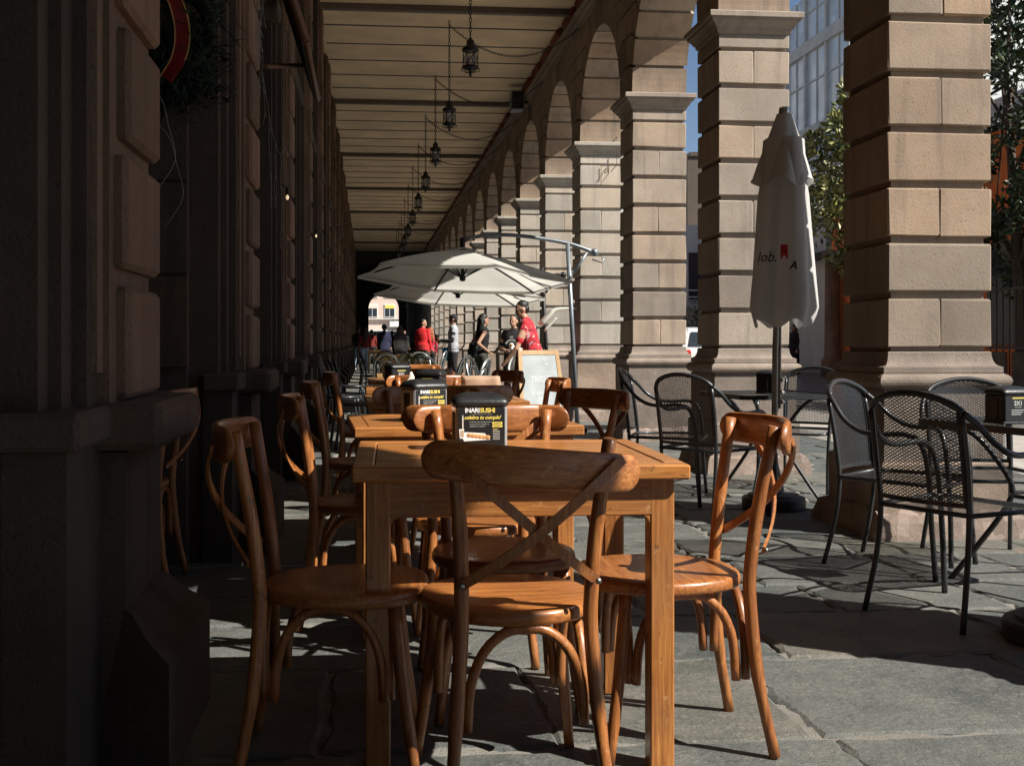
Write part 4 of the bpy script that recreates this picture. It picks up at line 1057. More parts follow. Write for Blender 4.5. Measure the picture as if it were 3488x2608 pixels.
# ------------------------------------------------------------------ open cantilever umbrellas
def cantilever(loc, label, cz=1.845, ar=1.0, pm='grey'):
    t = thing('cantilever_umbrella', label, 'umbrella', loc, 0, 'open cream cantilever umbrellas')
    ax = V((sin(R(18.6)), cos(R(18.6)), 0)); rt = V((ax.y, -ax.x, 0)); Rr = 1.34
    def plane(p): return cz - .083 * p.dot(ax) - .034 * p.dot(rt)
    cor_ = []
    for k in range(6):
        a = R(60 * k); d = rt * cos(a) * Rr + ax * sin(a) * Rr; cor_.append(V((d.x, d.y, plane(d))))
    apex = V((0, 0, cz + .345))
    b = MB(); n = 10
    for k in range(6):
        A, B = cor_[k], cor_[(k + 1) % 6]; vs = []; idx = {}
        for i in range(n + 1):
            for j in range(i + 1):
                u = i / n; w_ = j / i if i else 0; e = A.lerp(B, w_); p = apex.lerp(e, u)
                p.z += .03 * sin(pi * u) - .012 * (4 * w_ * (1 - w_)) * u * u
                q = p.copy(); q.x -= e.x * .04 * (4 * w_ * (1 - w_)) * u; q.y -= e.y * .04 * (4 * w_ * (1 - w_)) * u
                idx[(i, j)] = len(vs); vs.append(q)
        fs = []
        for i in range(n):
            for j in range(i + 1):
                fs.append((idx[(i, j)], idx[(i + 1, j)], idx[(i + 1, j + 1)]))
                if j < i: fs.append((idx[(i, j)], idx[(i + 1, j + 1)], idx[(i, j + 1)]))
        b.add(vs, fs, 0, True)
        rim = [V(vs[idx[(n, j)]]) for j in range(n + 1)]                 # narrow hem
        b.add([p for p in rim] + [p - V((0, 0, .035)) for p in rim], [(j, j + 1, n + 2 + j, n + 1 + j) for j in range(n)], 0, True)
    o = b.build('canopy', M['canvas'], t); m_ = o.modifiers.new('weld', 'WELD'); m_.merge_threshold = .0005
    for k in range(6):
        b = MB(); b.strip([apex.lerp(cor_[k], u) + V((0, 0, -.022 + .03 * sin(pi * u))) for u in (0.03, .25, .5, .75, .985)], (0, 0, 1), .018, .018); b.build('rib', M['iron'], t)
        b = MB(); b.tube([V((0, 0, cz + .0)), apex.lerp(cor_[k], .32) + V((0, 0, -.01))], .009, 6); b.build('strut', M['iron'], t)
    b = MB(); b.lathe([(.01, -.03), (.035, -.02), (.04, .03), (.02, .05), (.014, .35)], 12, 0, Matrix.Translation((0, 0, cz - .01))); b.build('hub', M['iron'], t)
    b = MB()
    vs = [apex + V((0, 0, .035))]
    for k in range(12):
        a = 2 * pi * k / 12; vs.append(apex + V((.19 * cos(a), .19 * sin(a), -.018 + .012 * (k % 2))))
    b.add(vs, [(0, 1 + k, 1 + (k + 1) % 12) for k in range(12)], 0, True); b.build('vent_cap', M['canvas'], t)
    px = 1.30
    b = MB(); b.tube([(px + .115, .03, .06), (px - .005, .03, cz + .43)], .0285, 14); b.build('pole', M[pm], t)
    b = MB(); b.tube(smoothpath([(.0, 0, cz + .475), (.35, 0, cz + .525 * ar), (.75, .01, cz + .515 * ar), (px - .01, .03, cz + .435 * ar), (px + .30, .03, cz + .335)], 6), .024, 12); b.ball((px + .33, .03, cz + .325), .05, .05, .05, 12); b.build('arm', M[pm], t)
    b = MB(); b.tube([(px + .24, .03, cz + .33), (px + .055, .03, cz + .05)], .017, 10); b.lathe([(.03, 0), (.03, .08)], 10, 0, Matrix.Translation((px + .02, .03, cz - .01)))
    b.build('brace', M[pm], t)
    b = MB(); b.tube([(0, 0, cz + .49), (0, 0, cz + .30)], .03, 8); b.build('hanger', M['iron'], t)
    b = MB(); b.tube([(px + .30, .03, cz + .24), (px + .42, .03, cz + .20), (px + .45, .03, cz + .26)], .01, 6); b.build('crank_handle', M['grey'], t)
    b = MB()
    b.box(px - .35, px + .58, .0, .06, .0, .05); b.box(px + .085, px + .145, -.45, .51, .002, .048); b.build('cross_base', M['iron'], t)
    return t
cantilever((1.14, 13.70, 0), 'large cream cantilever umbrella, the nearer one, hanging over the walkway')
cantilever((1.36, 17.2, 0), 'second cream cantilever umbrella partly hidden below and behind the nearer one', 1.775, .72, 'iron')
t = thing('drooping_parasol', 'low white parasol cloth folded limp in front of a pillar behind the red-shirted man', 'parasol', (2.80, 15.30, 0))
b = MB(); b.tube([(0, 0, 0.04), (0, 0, 1.55)], .016, 8); b.build('pole', M['grey'], t)
b = MB(); b.lathe([(.0, 0), (.14, 0), (.14, .04), (.03, .06)], 16); b.build('base', M['conc'], t)
b = MB(); vs = []
pts = smoothpath([(.04, 0, 1.525), (-.12, -.02, 1.525), (-.28, -.04, 1.505), (-.36, -.05, 1.43), (-.47, -.06, 1.31)], 4); n = 12
b.tube(pts, [.02, .022, .024, .026, .028, .03, .032, .034, .036, .04, .042, .044, .044, .046, .046, .046, .044][:len(pts)], 10, flat=(.8, 2.2)); b.tube([p + V((.06, .03, -.09)) for p in pts[9:]], .02, 8); b.build('cloth', M['canvas'], t)

# ------------------------------------------------------------------ chalkboard
t = thing('chalkboard_sign', 'wooden A-frame chalkboard with chalk writing standing by the red-shirted man', 'chalkboard', (1.79, 11.30, 0), R(26))
def board(lean, y0, name, slate):
    w0, w1, h = .30, .245, 1.0
    Mx = Matrix.Translation((0, y0, 0)) @ Matrix.Rotation(lean, 4, 'X'); p = MB(); th = .012
    def bar(a, c, wd, m=0):
        d = (V(c) - V(a)).normalized(); p.strip([Mx @ V(a), Mx @ V(c)], Mx.to_3x3() @ V((0, 1, 0)), wd, .022, m)
    mat = M['boardwood'] if slate else M['boardside']
    bar((-w0 + .02, 0, 0), (-w1 + .02, 0, h), .045); bar((w0 - .02, 0, 0), (w1 - .02, 0, h), .045)
    bar((-w1 + .043, 0, h - .024), (w1 - .043, 0, h - .024), .046); bar((-w0 + .053, 0, .14), (w0 - .053, 0, .14), .04)
    p.build(name, mat, t)
    s_ = MB(); s_.prism([(-w0 + .05, .15), (w0 - .05, .15), (w1 - .035, h - .04), (-w1 + .035, h - .04)], 1, -.006, .004)
    s_.v = [tuple(Mx @ V(v)) for v in s_.v]; s_.build('slate', M['slate'] if slate else M['boardside'], t)
    if slate:
        c = MB(); X = Mx @ Matrix.Translation((0, -.0075, 0)) @ Matrix.Rotation(R(90), 4, 'X')
        def tx(s, size, x, z, **k): text_into(c, s, size, X @ Matrix.Translation((x, z, 0)), 0, **k)
        tx('TRISSO', .095, -.13, .70, bold=-.0022, align='LEFT', shear=.1, space=.85); tx('S', .07, -.12, .56, bold=-.0015, shear=.2); tx('c', .05, .08, .52, shear=.2); tx('Cocina', .055, -.03, .36, bold=-.001, shear=.2)
        for k, (cx, cz) in enumerate([(-.03, .53), (.08, .88)]):
            pts = [X @ V((cx + .05 * cos(a) * (1 - .07 * a), cz + .045 * sin(a) * (1 - .07 * a), 0)) for a in [i * .45 for i in range(22)]]; c.tube(pts, .0022, 4)
        c.build('chalk_writing', M['chalk'], t)
board(R(-9), 0, 'front_frame', True); board(R(9), .32, 'rear_frame', False)
b = MB(); b.tube([(-.2, .03, .35), (-.2, .16, .31), (-.2, .29, .35)], .004, 4); b.build('chain', M['iron'], t)

# ------------------------------------------------------------------ silver and black bistro chairs further back
def make_bistro(mat, nm):
    t = thing(nm, 'x', 'chair')
    b = MB(); b.lathe([(.19, .43), (.205, .437), (.205, .455), (.19, .460), (.05, .455)], 20); b.build('seat', M[mat], t)
    for sx in (-1, 1):
        b = MB(); b.tube(smoothpath([(sx * .15, .14, .43), (sx * .17, .17, .2), (sx * .19, .20, 0)], 3), .014, 8); b.build('front_leg', M[mat], t)
    b = MB(); pts = []
    for sx in (-1, 1):
        q = [(sx * .195, -.24, 0), (sx * .175, -.20, .25), (sx * .175, -.185, .45), (sx * .185, -.215, .62), (sx * .165, -.255, .78), (sx * .09, -.285, .87)]
        pts += q if sx < 0 else q[::-1]
        if sx < 0: pts += [(0, -.295, .89)]
    b.tube(smoothpath(pts, 4), .0165, 9); b.build('back_hoop', M[mat], t)
    b = MB(); b.tube(smoothpath([(-.10, -.17, .46), (-.115, -.205, .62), (-.07, -.24, .75), (0, -.25, .785), (.07, -.24, .75), (.115, -.205, .62), (.10, -.17, .46)], 4), .012, 8); b.build('inner_hoop', M[mat], t)
    b = MB(); b.tube([(.165 * cos(2 * pi * k / 20), .165 * sin(2 * pi * k / 20), .26) for k in range(20)], .009, 6, closed=True); b.build('leg_ring', M[mat], t)
    return t
bs = make_bistro('alu', 'silver_bistro_chair')
for i, (x, y, rz, lab) in enumerate([
    (1.45, 13.3, -115, 'silver hoop-back bistro chair, the large one right of the backpack woman'),
    (1.68, 13.9, 80, 'silver hoop-back bistro chair seen edge-on left of the tilted wooden chair'),
    (1.03, 14.7, 60, 'silver hoop-back bistro chair leaning in view below the capped man'),
    (.98, 11.9, 70, 'silver hoop-back bistro chair below the backpack of the woman'),
    (1.20, 21.7, 75, 'silver bistro chair beside the red-haired woman'),
    (.27, 17.15, 0, 'silver bistro chair on the near side of the far pine table, left'),
    (.62, 17.15, 0, 'silver bistro chair on the near side of the far pine table, right'),
    (.66, 14.6, 4, 'silver bistro chair behind the plant with its wide arched back'),
    (.85, 18.65, 180, 'silver bistro chair on the far side of the far pine table')]):
    o = bs if i == 0 else dup(bs, (0, 0, 0), 0, None); o.location = (x, y, 0); o.rotation_euler = (0, 0, R(rz)); o['label'] = lab; o['group'] = 'silver bistro chairs'
bk = make_bistro('black', 'black_bistro_chair')
for i, (x, y, rz, lab) in enumerate([
    (-.12, 11.55, -80, 'black bistro chair by the left wall beside the pine table'),
    (-.28, 13.1, -96, 'second black bistro chair by the left wall'),
    (-.22, 16.2, -85, 'third black bistro chair by the left wall'),
    (.10, 21.2, -75, 'black bistro chair in the shadow below the walkers, left'),
    (.35, 23.0, 180, 'black bistro chair in the shadow below the navy-coated man'),
    (.05, 26.2, -80, 'farthest black bistro chair near the left walkers')]):
    o = bk if i == 0 else dup(bk, (0, 0, 0), 0, None); o.location = (x, y, 0); o.rotation_euler = (0, 0, R(rz)); o['label'] = lab; o['group'] = 'black bistro chairs'
# ------------------------------------------------------------------ people
def cloth_mat(name, col, rough=0.9, var=0.18): return plain(name, col, rough, 0, var, 9, 0.15)
SKIN = plain('skin', (0.42, 0.235, 0.15), 0.55, var=0.06, scale=6); SKIND = plain('tanned_skin', (0.26, 0.13, 0.075), 0.55, var=0.06, scale=6)
HAIRB = plain('black_hair', (0.012, 0.010, 0.009), 0.45, var=0.4, scale=40, bmp=.4); HAIRR = plain('auburn_hair', (0.30, 0.085, 0.028), 0.5, var=0.35, scale=40, bmp=.5)
HAIRG = plain('brown_hair', (0.085, 0.06, 0.042), 0.5, var=0.5, scale=40, bmp=.5)
SHOEW = cloth_mat('white_shoes', (0.6, 0.6, 0.57)); SHOEB = cloth_mat('dark_shoes', (0.02, 0.018, 0.016))
m, nt, b, N, L = newmat('red_floral_shirt'); v = coords(nt, (1, 1, 1))
L.new(mixc(nt, ramp(nt, noise(nt, v, 9, 4, .65, 1.2), [(0.56, 0.0), (0.62, 1.0)]), mixc(nt, ramp(nt, noise(nt, v, 14, 3), [(0.5, 0.0), (0.6, 1.0)]), (0.50, 0.022, 0.03), (0.22, 0.012, 0.03)), (0.62, 0.45, 0.45)), b.inputs['Base Color']); b.inputs['Roughness'].default_value = .9
M['floral'] = m
m, nt, b, N, L = newmat('grey_to_white_sweater'); tc = N.new('ShaderNodeTexCoord'); sx_ = N.new('ShaderNodeSeparateXYZ'); L.new(tc.outputs['Object'], sx_.inputs[0])
L.new(ramp(nt, sx_.outputs['Z'], [(0.0, (.68, .66, .62)), (1.0, (.68, .66, .62))]), b.inputs['Base Color'])
mr = N.new('ShaderNodeMapRange'); mr.inputs[1].default_value = .95; mr.inputs[2].default_value = 1.38; L.new(sx_.outputs['Z'], mr.inputs[0])
L.new(ramp(nt, mr.outputs[0], [(0.0, (.70, .68, .64)), (0.5, (.50, .48, .45)), (0.62, (.10, .10, .10)), (1.0, (.07, .07, .07))]), b.inputs['Base Color']); b.inputs['Roughness'].default_value = .95
M['gradsweater'] = m
GP = 'people in the portico'
def person(loc, rz, h, label, top, bottom, hair='short', hairmat=None, skin=None, shoes=None, lean=0, armL=None, armR=None, sleeve='long', girth=1.0, hem=.90, headyaw=0, step=.08, fem=False, cap=None, group=GP, coatlen=None, headpitch=0):
    skin = skin or SKIN; shoes = shoes or SHOEB; hairmat = hairmat or HAIRB
    s = h / 1.72; t = thing('person', label, 'person', loc, R(rz), group)
    w_ = .93 if fem else 1.0
    b = MB()
    Lm = Matrix.Translation((0, 0, .92)) @ Matrix.Rotation(R(-lean), 4, 'X') @ Matrix.Translation((0, 0, -.92))
    def dense(rs, k=4):
        return [tuple(rs[i][q] + (rs[i + 1][q] - rs[i][q]) * j / k for q in range(4)) for i in range(len(rs) - 1) for j in range(k)] + [rs[-1]]
    def ring_loft(rings, m, M_=None, n=24):
        vs = []; fs = []; rings = dense(rings)
        for z, rx, ry, yo in rings:
            for k in range(n):
                a = 2 * pi * k / n; p = V((rx * math.copysign(abs(cos(a)) ** .85, cos(a)), yo + ry * math.copysign(abs(sin(a)) ** .9, sin(a)), z)); vs.append(M_ @ p if M_ is not None else p)
        for i in range(len(rings) - 1):
            for k in range(n): fs.append((i * n + k, i * n + (k + 1) % n, (i + 1) * n + (k + 1) % n, (i + 1) * n + k))
        fs += [tuple(range(n))[::-1], tuple(range((len(rings) - 1) * n, len(rings) * n))]
        b.add(vs, fs, m, True)
    g = girth
    waist = .86 if fem else 1.0
    ring_loft([(.80, .150 * g, .115 * g, -.01), (.88, .168 * g * (1.04 if fem else 1) * (.86 if hem < .86 else 1), .125 * g * (.86 if hem < .86 else 1), -.015), (.95, .150 * g, .10 * g, -.01), (1.0, .13 * g * waist, .085 * g, 0)], 2)
    ring_loft([(hem, .170 * g * w_, .122 * g, -.008), (.97, .168 * g * w_, .118 * g, -.004), (1.06, .152 * g * w_ * waist, .108 * g, .004), (1.17, .160 * g * w_, .115 * g, .008), (1.28, .178 * w_ * (g * .4 + .6), .122 * (g * .5 + .5), .006), (1.36, .185 * w_, .105, -.004), (1.41, .145 * w_, .082, -.010), (1.445, .075, .066, -.008)], 1, Lm)
    if coatlen: ring_loft([(coatlen, .185 * g, .14 * g, -.01), (.80, .182 * g, .135 * g, -.01), (.97, .165 * g, .12 * g, 0)], 1)
    for sx in (-1, 1):
        k = sx * step
        b.tube(smoothpath([(sx * .085, -.01, .90), (sx * .095, k * .3 + .015, .66), (sx * .10, k * .6 + .02, .48), (sx * .105, k * .9 - .015, .27), (sx * .108, k - .03, .07)], 3), [.102 * g, .10 * g, .096 * g, .09 * g, .082 * g, .076, .070, .066, .064, .062, .058, .054, .050], 12, 2)
        b.ball((sx * .110, k + .035, .040), .046, .125, .045, 12, 3); b.ball((sx * .108, k - .035, .055), .042, .05, .055, 10, 3)
    # neck and head
    hp = Matrix.Translation((0, .012, 1.475)) @ Matrix.Rotation(R(-headpitch), 4, 'X') @ Matrix.Rotation(R(headyaw), 4, 'Z')
    Hm = Lm @ hp
    b.tube([Lm @ V((0, -.01, 1.40)), Lm @ V((0, .005, 1.50))], [.058, .052], 12, 0)
    def hb(c, rx, ry, rz_, m=0, n=14): b.ball(Hm @ V(c), rx, ry, rz_, n, m, Hm.to_3x3())
    hb((0, -.008, .135), .074, .094, .098); hb((0, .022, .075), .058, .070, .070); hb((0, .052, .040), .034, .036, .028)
    hb((0, .092, .088), .012, .020, .018); hb((0, .084, .108), .009, .012, .022); hb((0, .084, .052), .022, .010, .009)
    for sx in (-1, 1): hb((sx * .076, -.005, .098), .010, .020, .030); hb((sx * .030, .078, .128), .022, .010, .008)
    # arms
    hands = []
    for sx, arm in ((-1, armL), (1, armR)):
        sh = Lm @ V((sx * .172 * w_, -.008, 1.375))
        if arm is None: el, ha = sh + V((sx * .055, -.01, -.28)), sh + V((sx * .065, .06, -.52))
        else: el, ha = V(arm[0]), V(arm[1])
        full = 1 if sleeve in ('long',) else 2
        pu = [sh.lerp(el, u / 8) for u in range(9)]; pf = [el.lerp(ha, u / 8) for u in range(9)]
        ru = [.060 - .013 * u / 8 for u in range(9)]; rf_ = [.045 - .014 * u / 8 for u in range(9)]
        if sleeve == 'long': b.tube(pu, ru, 10, 1); b.tube(pf, rf_, 10, 1); b.ball(el, .047, .047, .047, 10, 1)
        elif sleeve == 'short':
            b.tube([sh, sh.lerp(el, .72)], [.064, .058], 10, 1); b.tube([sh.lerp(el, .5), el], [.045, .041], 10, 0); b.tube(pf, [.041 - .013 * u / 8 for u in range(9)], 10, 0); b.ball(el, .041, .041, .041, 10, 0)
        elif sleeve == 'under':
            b.tube([sh, sh.lerp(el, .6)], [.064, .058], 10, 1); b.tube([sh.lerp(el, .5), el], [.048, .044], 10, 3); b.tube(pf, [.044 - .012 * u / 8 for u in range(9)], 10, 3); b.ball(el, .044, .044, .044, 10, 3)
        else:
            b.tube([sh, sh.lerp(el, .25)], [.058, .050], 10, 1); b.tube(pu, [.045 - .008 * u / 8 for u in range(9)], 10, 0); b.tube(pf, [.037 - .011 * u / 8 for u in range(9)], 10, 0); b.ball(el, .037, .037, .037, 10, 0)
        b.ball(sh, .064, .062, .060, 10, 1)
        hands.append((ha, (ha - el).normalized(), sx))
    # fuse to one surface
    me0 = b.mesh('person_raw', [skin]); ob = bpy.data.objects.new('person_raw', me0); C.objects.link(ob)
    md_ = ob.modifiers.new('fuse', 'REMESH'); md_.mode = 'VOXEL'; md_.voxel_size = .0135; md_.use_smooth_shade = True
    sm_ = ob.modifiers.new('smooth', 'SMOOTH'); sm_.iterations = 2; sm_.factor = .5
    bpy.context.view_layer.update(); dg = bpy.context.evaluated_depsgraph_get()
    em = ob.evaluated_get(dg).to_mesh(); kd = kdtree.KDTree(len(b.v))
    for i, p in enumerate(b.v): kd.insert(p, i)
    kd.balance()
    body = MB(); vs = [tuple(v.co) for v in em.vertices]; lab = []
    for p in em.polygons:
        lab.append(b.lab[kd.find(p.center)[1]])
    body.v = vs; body.f = [list(p.vertices) for p in em.polygons]; body.m = lab; body.s = [True] * len(lab); body.t = [.5] * len(lab)
    ob.evaluated_get(dg).to_mesh_clear(); bpy.data.objects.remove(ob); bpy.data.meshes.remove(me0)
    # eyes and hands join the body mesh
    for sx in (-1, 1): body.ball(Hm @ V((sx * .030, .086, .108)), .011, .006, .007, 8, 4, Hm.to_3x3())
    for ha, d, sx in hands:
        side = d.cross(V((0, 1, 0)));
        if side.length < .2: side = V((1, 0, 0))
        side.normalize(); nrm = side.cross(d).normalized()
        Q = Matrix((side, nrm, d)).transposed()
        body.ball(ha + d * .045, .038, .016, .052, 10, 0, Q)
        for k in range(4):
            o_ = side * (-.027 + .018 * k); ln = (.062, .072, .068, .052)[k]; a0 = ha + d * .082 + o_
            body.tube([a0, a0 + d * ln * .5 + nrm * .008 * sx, a0 + d * ln * .85 + nrm * .028 * sx], [.0088, .0082, .0065], 6, 0)
        a0 = ha + d * .03 + side * .03; body.tube([a0, a0 + d * .03 + side * .022, a0 + d * .062 + side * .022 + nrm * .012 * sx], [.010, .0092, .007], 6, 0)
    bo = body.build('body', [skin, top, bottom, shoes, HAIRB], t); bo.scale = (s, s, s)
    # hair and hat
    hr = MB()
    def hh(c, rx, ry, rz_, n=16): hr.ball(Hm @ V(c), rx, ry, rz_, n, 0, Hm.to_3x3())
    rg = random.Random(int(h * 1000 + loc[1] * 10))
    if hair == 'short':
        hh((0, -.026, .165), .079, .090, .078); hh((0, -.055, .115), .072, .058, .075)
    else:
        hh((0, -.024, .163), .084, .096, .082); hh((0, -.060, .10), .084, .066, .10)
        L_ = {'long': .46, 'curly': .20, 'longcurly': .40, 'bun': .05}[hair]
        for q in range(46 if hair != 'bun' else 10):
            a = R(rg.uniform(150, 390)); c0 = V((.078 * cos(a), -.03 + .085 * sin(a) * (1 if sin(a) < 0 else .3), .12 + rg.uniform(-.02, .05))); pts = [Hm @ c0]; ln = L_ * rg.uniform(.75, 1.0); f_ = rg.uniform(0, 6)
            am = .022 if 'curly' in hair else .006
            for i in range(1, 9):
                u = i / 8; p = Hm @ c0; p = p + V((c0.x * .25 * u + am * sin(9 * u + f_), -.045 * u + am * cos(9 * u + f_), -ln * u)); pts.append(p)
            hr.tube(pts, [.016] * 5 + [.015, .013, .010, .005], 6)
    ho = hr.build('hair', hairmat, t); ho.scale = (s, s, s)
    if cap:
        c = MB(); c.ball(Hm @ V((0, -.012, .168)), .086, .104, .070, 16, 0, Hm.to_3x3())
        c.tube([Hm @ V((x, .10 + .07 * (1 - (x / .075) ** 2), .160)) for x in (-.07, -.035, 0, .035, .07)], .012, 6, flat=(.5, 1.6), up=(0, 0, 1))
        c.tube([Hm @ V((x, .085 + .045 * (1 - (x / .075) ** 2), .160)) for x in (-.07, -.035, 0, .035, .07)], .018, 6, flat=(.4, 1.6), up=(0, 0, 1))
        co = c.build('cap', cap, t); co.scale = (s, s, s)
    return t, s, Lm
BLK = cloth_mat('black_cotton', (0.013, 0.012, 0.013)); NAVY = cloth_mat('navy_wool', (0.012, 0.014, 0.040)); JEAN = cloth_mat('blue_jeans', (0.06, 0.12, 0.30)); JEANL = cloth_mat('light_jeans', (0.24, 0.32, 0.42))
REDJ = cloth_mat('bright_red_jacket', (0.62, 0.018, 0.022)); REDS = cloth_mat('crimson_sweater', (0.42, 0.022, 0.045)); DRED = cloth_mat('dark_red_shirt', (0.16, 0.014, 0.012)); OLIVE = cloth_mat('dark_olive_trousers', (0.045, 0.048, 0.036)); BRN = cloth_mat('brown_trousers', (0.06, 0.042, 0.028)); GREYT = cloth_mat('grey_tee', (0.36, 0.37, 0.39)); CREAM = cloth_mat('cream_trousers', (.55, .5, .42))
person((2.24, 15.25, 0), 78, 1.66, 'man in red floral short-sleeved shirt and jeans leaning forward behind the chalkboard', M['floral'], JEAN, 'short', lean=14, armL=((-.30, .22, 1.02), (-.26, .42, .78)), sleeve='short', girth=1.16, headyaw=20, skin=SKIN)
p, s, Lm = person((2.36, 18.3, 0), 155, 1.52, 'person in black printed T-shirt facing the red-shirted man, holding a white cloth', BLK, BLK, 'short', armL=((-.27, .02, 1.08), (-.10, .24, 1.06)), armR=((.25, .03, 1.08), (.08, .22, 1.05)), sleeve='short', girth=1.12, headyaw=-10)
b = MB(); X = Matrix.Translation((0, .155, 0)) @ Matrix.Rotation(R(180), 4, 'Z') @ Matrix.Rotation(R(90), 4, 'X')
text_into(b, 'THE', .035, X @ Matrix.Translation((0, 1.30, 0)), 0, bold=.002, ext=.003)
for i, ch in enumerate('MOUNTA'): 
    a = R(150 - i * 24); text_into(b, ch, .055, X @ Matrix.Translation((.105 * cos(a), 1.14 + .105 * sin(a), 0)) @ Matrix.Rotation(a - pi / 2, 4, 'Z'), 0, bold=.002, ext=.003)
text_into(b, 'DICE', .05, X @ Matrix.Translation((0, 1.075, 0)), 0, bold=.002, ext=.003)
b.ball((0, .152, 1.15), .05, .012, .05, 10, 0); b.ball((0, .158, 1.145), .03, .012, .035, 10, 1)
o = b.build('shirt_print', [M['white'], M['food']], p); o.scale = (s, s, s)
b = MB(); rg = random.Random(3); vs = []
for i in range(13):
    for k in range(9):
        u, v_ = i / 12, k / 8; vs.append((-.02 - .20 * v_ - .03 * sin(u * 7), .29 + .035 * sin(9 * v_ + 2 * u) + .03 * u, 1.10 - .52 * u + .05 * sin(3 * v_)))
b.add(vs, [(i * 9 + k, i * 9 + k + 1, i * 9 + 10 + k, i * 9 + 9 + k) for i in range(12) for k in range(8)], 0, True); o = b.build('draped_cloth', M['white']); o.location = (2.36, 18.3, 0); o.rotation_euler = (0, 0, R(155)); o.scale = (s,) * 3
tag(o, 'white cloth hanging from the hands of the person in the black printed T-shirt', 'cloth'); md_ = o.modifiers.new('t', 'SOLIDIFY'); md_.thickness = .006
p, s, Lm = person((2.08, 20.8, 0), -72, 1.60, 'woman in sleeveless black top and dark olive trousers with long black hair, in profile', BLK, OLIVE, 'long', fem=True, armR=((.22, -.17, 1.12), (.17, .06, .97)), armL=((-.24, -.10, 1.12), (-.2, .05, .95)), sleeve='none', headyaw=-8, lean=4, hem=.96)
b = MB(); b.cbox(-.12, .12, -.24, -.10, 1.0, 1.32, .045, smooth=True); b.cbox(-.09, .09, -.27, -.23, 1.02, 1.20, .02)
b.tube(smoothpath([(-.09, -.12, 1.30), (-.10, .02, 1.40), (-.11, .10, 1.28), (-.10, -.10, 1.05)], 4), .012, 6); b.tube(smoothpath([(.09, -.12, 1.30), (.10, .02, 1.40), (.11, .10, 1.28), (.10, -.10, 1.05)], 4), .012, 6)
o = b.build('backpack', M['plastic']); o.location = (2.08, 20.8, -.16); o.rotation_euler = (0, 0, R(-72)); o.scale = (s,) * 3; tag(o, 'small black backpack on the back of the long-haired woman', 'backpack')
b = MB()
for sx in (-1, 1): b.tube([(sx * .03 + .024 * cos(2 * pi * k / 12), .098, 1.583 + .02 * sin(2 * pi * k / 12)) for k in range(12)], .002, 4, closed=True)
b.tube([(.054, .098, 1.585), (.078, .0, 1.59)], .002, 4); o = b.build('glasses', M['bolt'], p); o.scale = (s, s, s)
person((2.02, 26.9, 0), 84, 1.74, 'man in black cap and grey T-shirt over dark sleeves, holding a dark cup', GREYT, BLK, 'short', skin=SKIND, shoes=BLK, armL=((-.24, .02, 1.08), (-.16, .30, 1.10)), armR=((.24, .02, 1.08), (.12, .30, 1.08)), sleeve='under', cap=BLK, girth=1.05, hem=.84)
b = MB(); b.lathe([(.035, 0), (.045, .01), (.05, .12), (.052, .13), (.02, .131)], 12); o = b.build('cup', M['plastic']); o.location = (2.02 - .40, 26.9, 1.12); tag(o, 'dark cup in the hands of the capped man', 'cup')
b = MB(); b.cbox(-.10, .10, -.05, .05, 0, .32, .02); b.tube(smoothpath([(-.06, 0, .31), (0, 0, .45), (.06, 0, .31)], 4), .008, 6); o = b.build('shopping_bag', cloth_mat('bright_blue', (0.02, .30, .55))); o.location = (1.88, 27.15, .62); tag(o, 'bright blue bag behind the capped man', 'bag')
person((1.56, 32.6, 0), -35, 1.74, 'smiling man in bright red hooded jacket and dark brown trousers beside a red-haired woman', REDJ, BRN, 'short', girth=1.28, headyaw=-75, hem=.82, lean=3)
person((1.80, 33.1, 0), 10, 1.50, 'woman in crimson sweater with long curly auburn hair next to the red-jacketed man', REDS, BLK, 'longcurly', HAIRR, fem=True, headyaw=20)
person((.60, 42.5, 0), 4, 1.74, 'person in long navy coat seen from behind in the middle of the far walkway', NAVY, NAVY, 'bun', HAIRB, girth=1.25, coatlen=.62, hem=.8)
person((1.08, 38.4, 0), -28, 1.62, 'woman with curly hair in a grey and white sweater walking away', M['gradsweater'], cloth_mat('grey_skirt', (.10, .10, .11)), 'curly', HAIRG, fem=True, girth=1.15, hem=.84, armR=((.28, .02, 1.12), (.24, .2, .95)))
person((-.12, 41.8, 0), 10, 1.60, 'person in dark red top and pale jeans with white shoes walking by the left wall', DRED, JEANL, 'long', fem=True, shoes=SHOEW, step=.16)
person((-.38, 43.6, 0), -20, 1.66, 'person in black jacket and light jeans at the far left by the wall', BLK, JEANL, 'short', shoes=SHOEW, step=.12, headyaw=30)
person((.16, 52.5, 0), 0, 1.64, 'person in dark red shirt seen from behind, left of the navy coat', DRED, BLK, 'short', girth=1.1)
person((1.25, 60.0, 0), 175, 1.66, 'distant dark-clothed person in a cap right of the navy coat', BLK, BLK, 'short', cap=BLK, skin=SKIND)
person((1.72, 54.0, 0), 180, 1.62, 'distant person in black right of the curly-haired woman', BLK, BLK, 'short', skin=SKIND)
person((.42, 66.0, 0), 0, 1.60, 'tiny distant person in dark clothes near the end arch', BLK, BLK, 'short')
person((14.0, 36.3, 0), 110, 1.66, 'person in flounced black dress standing out in the sunlit plaza', BLK, BLK, 'long', fem=True, coatlen=.35, girth=1.1, group='people on the plaza')

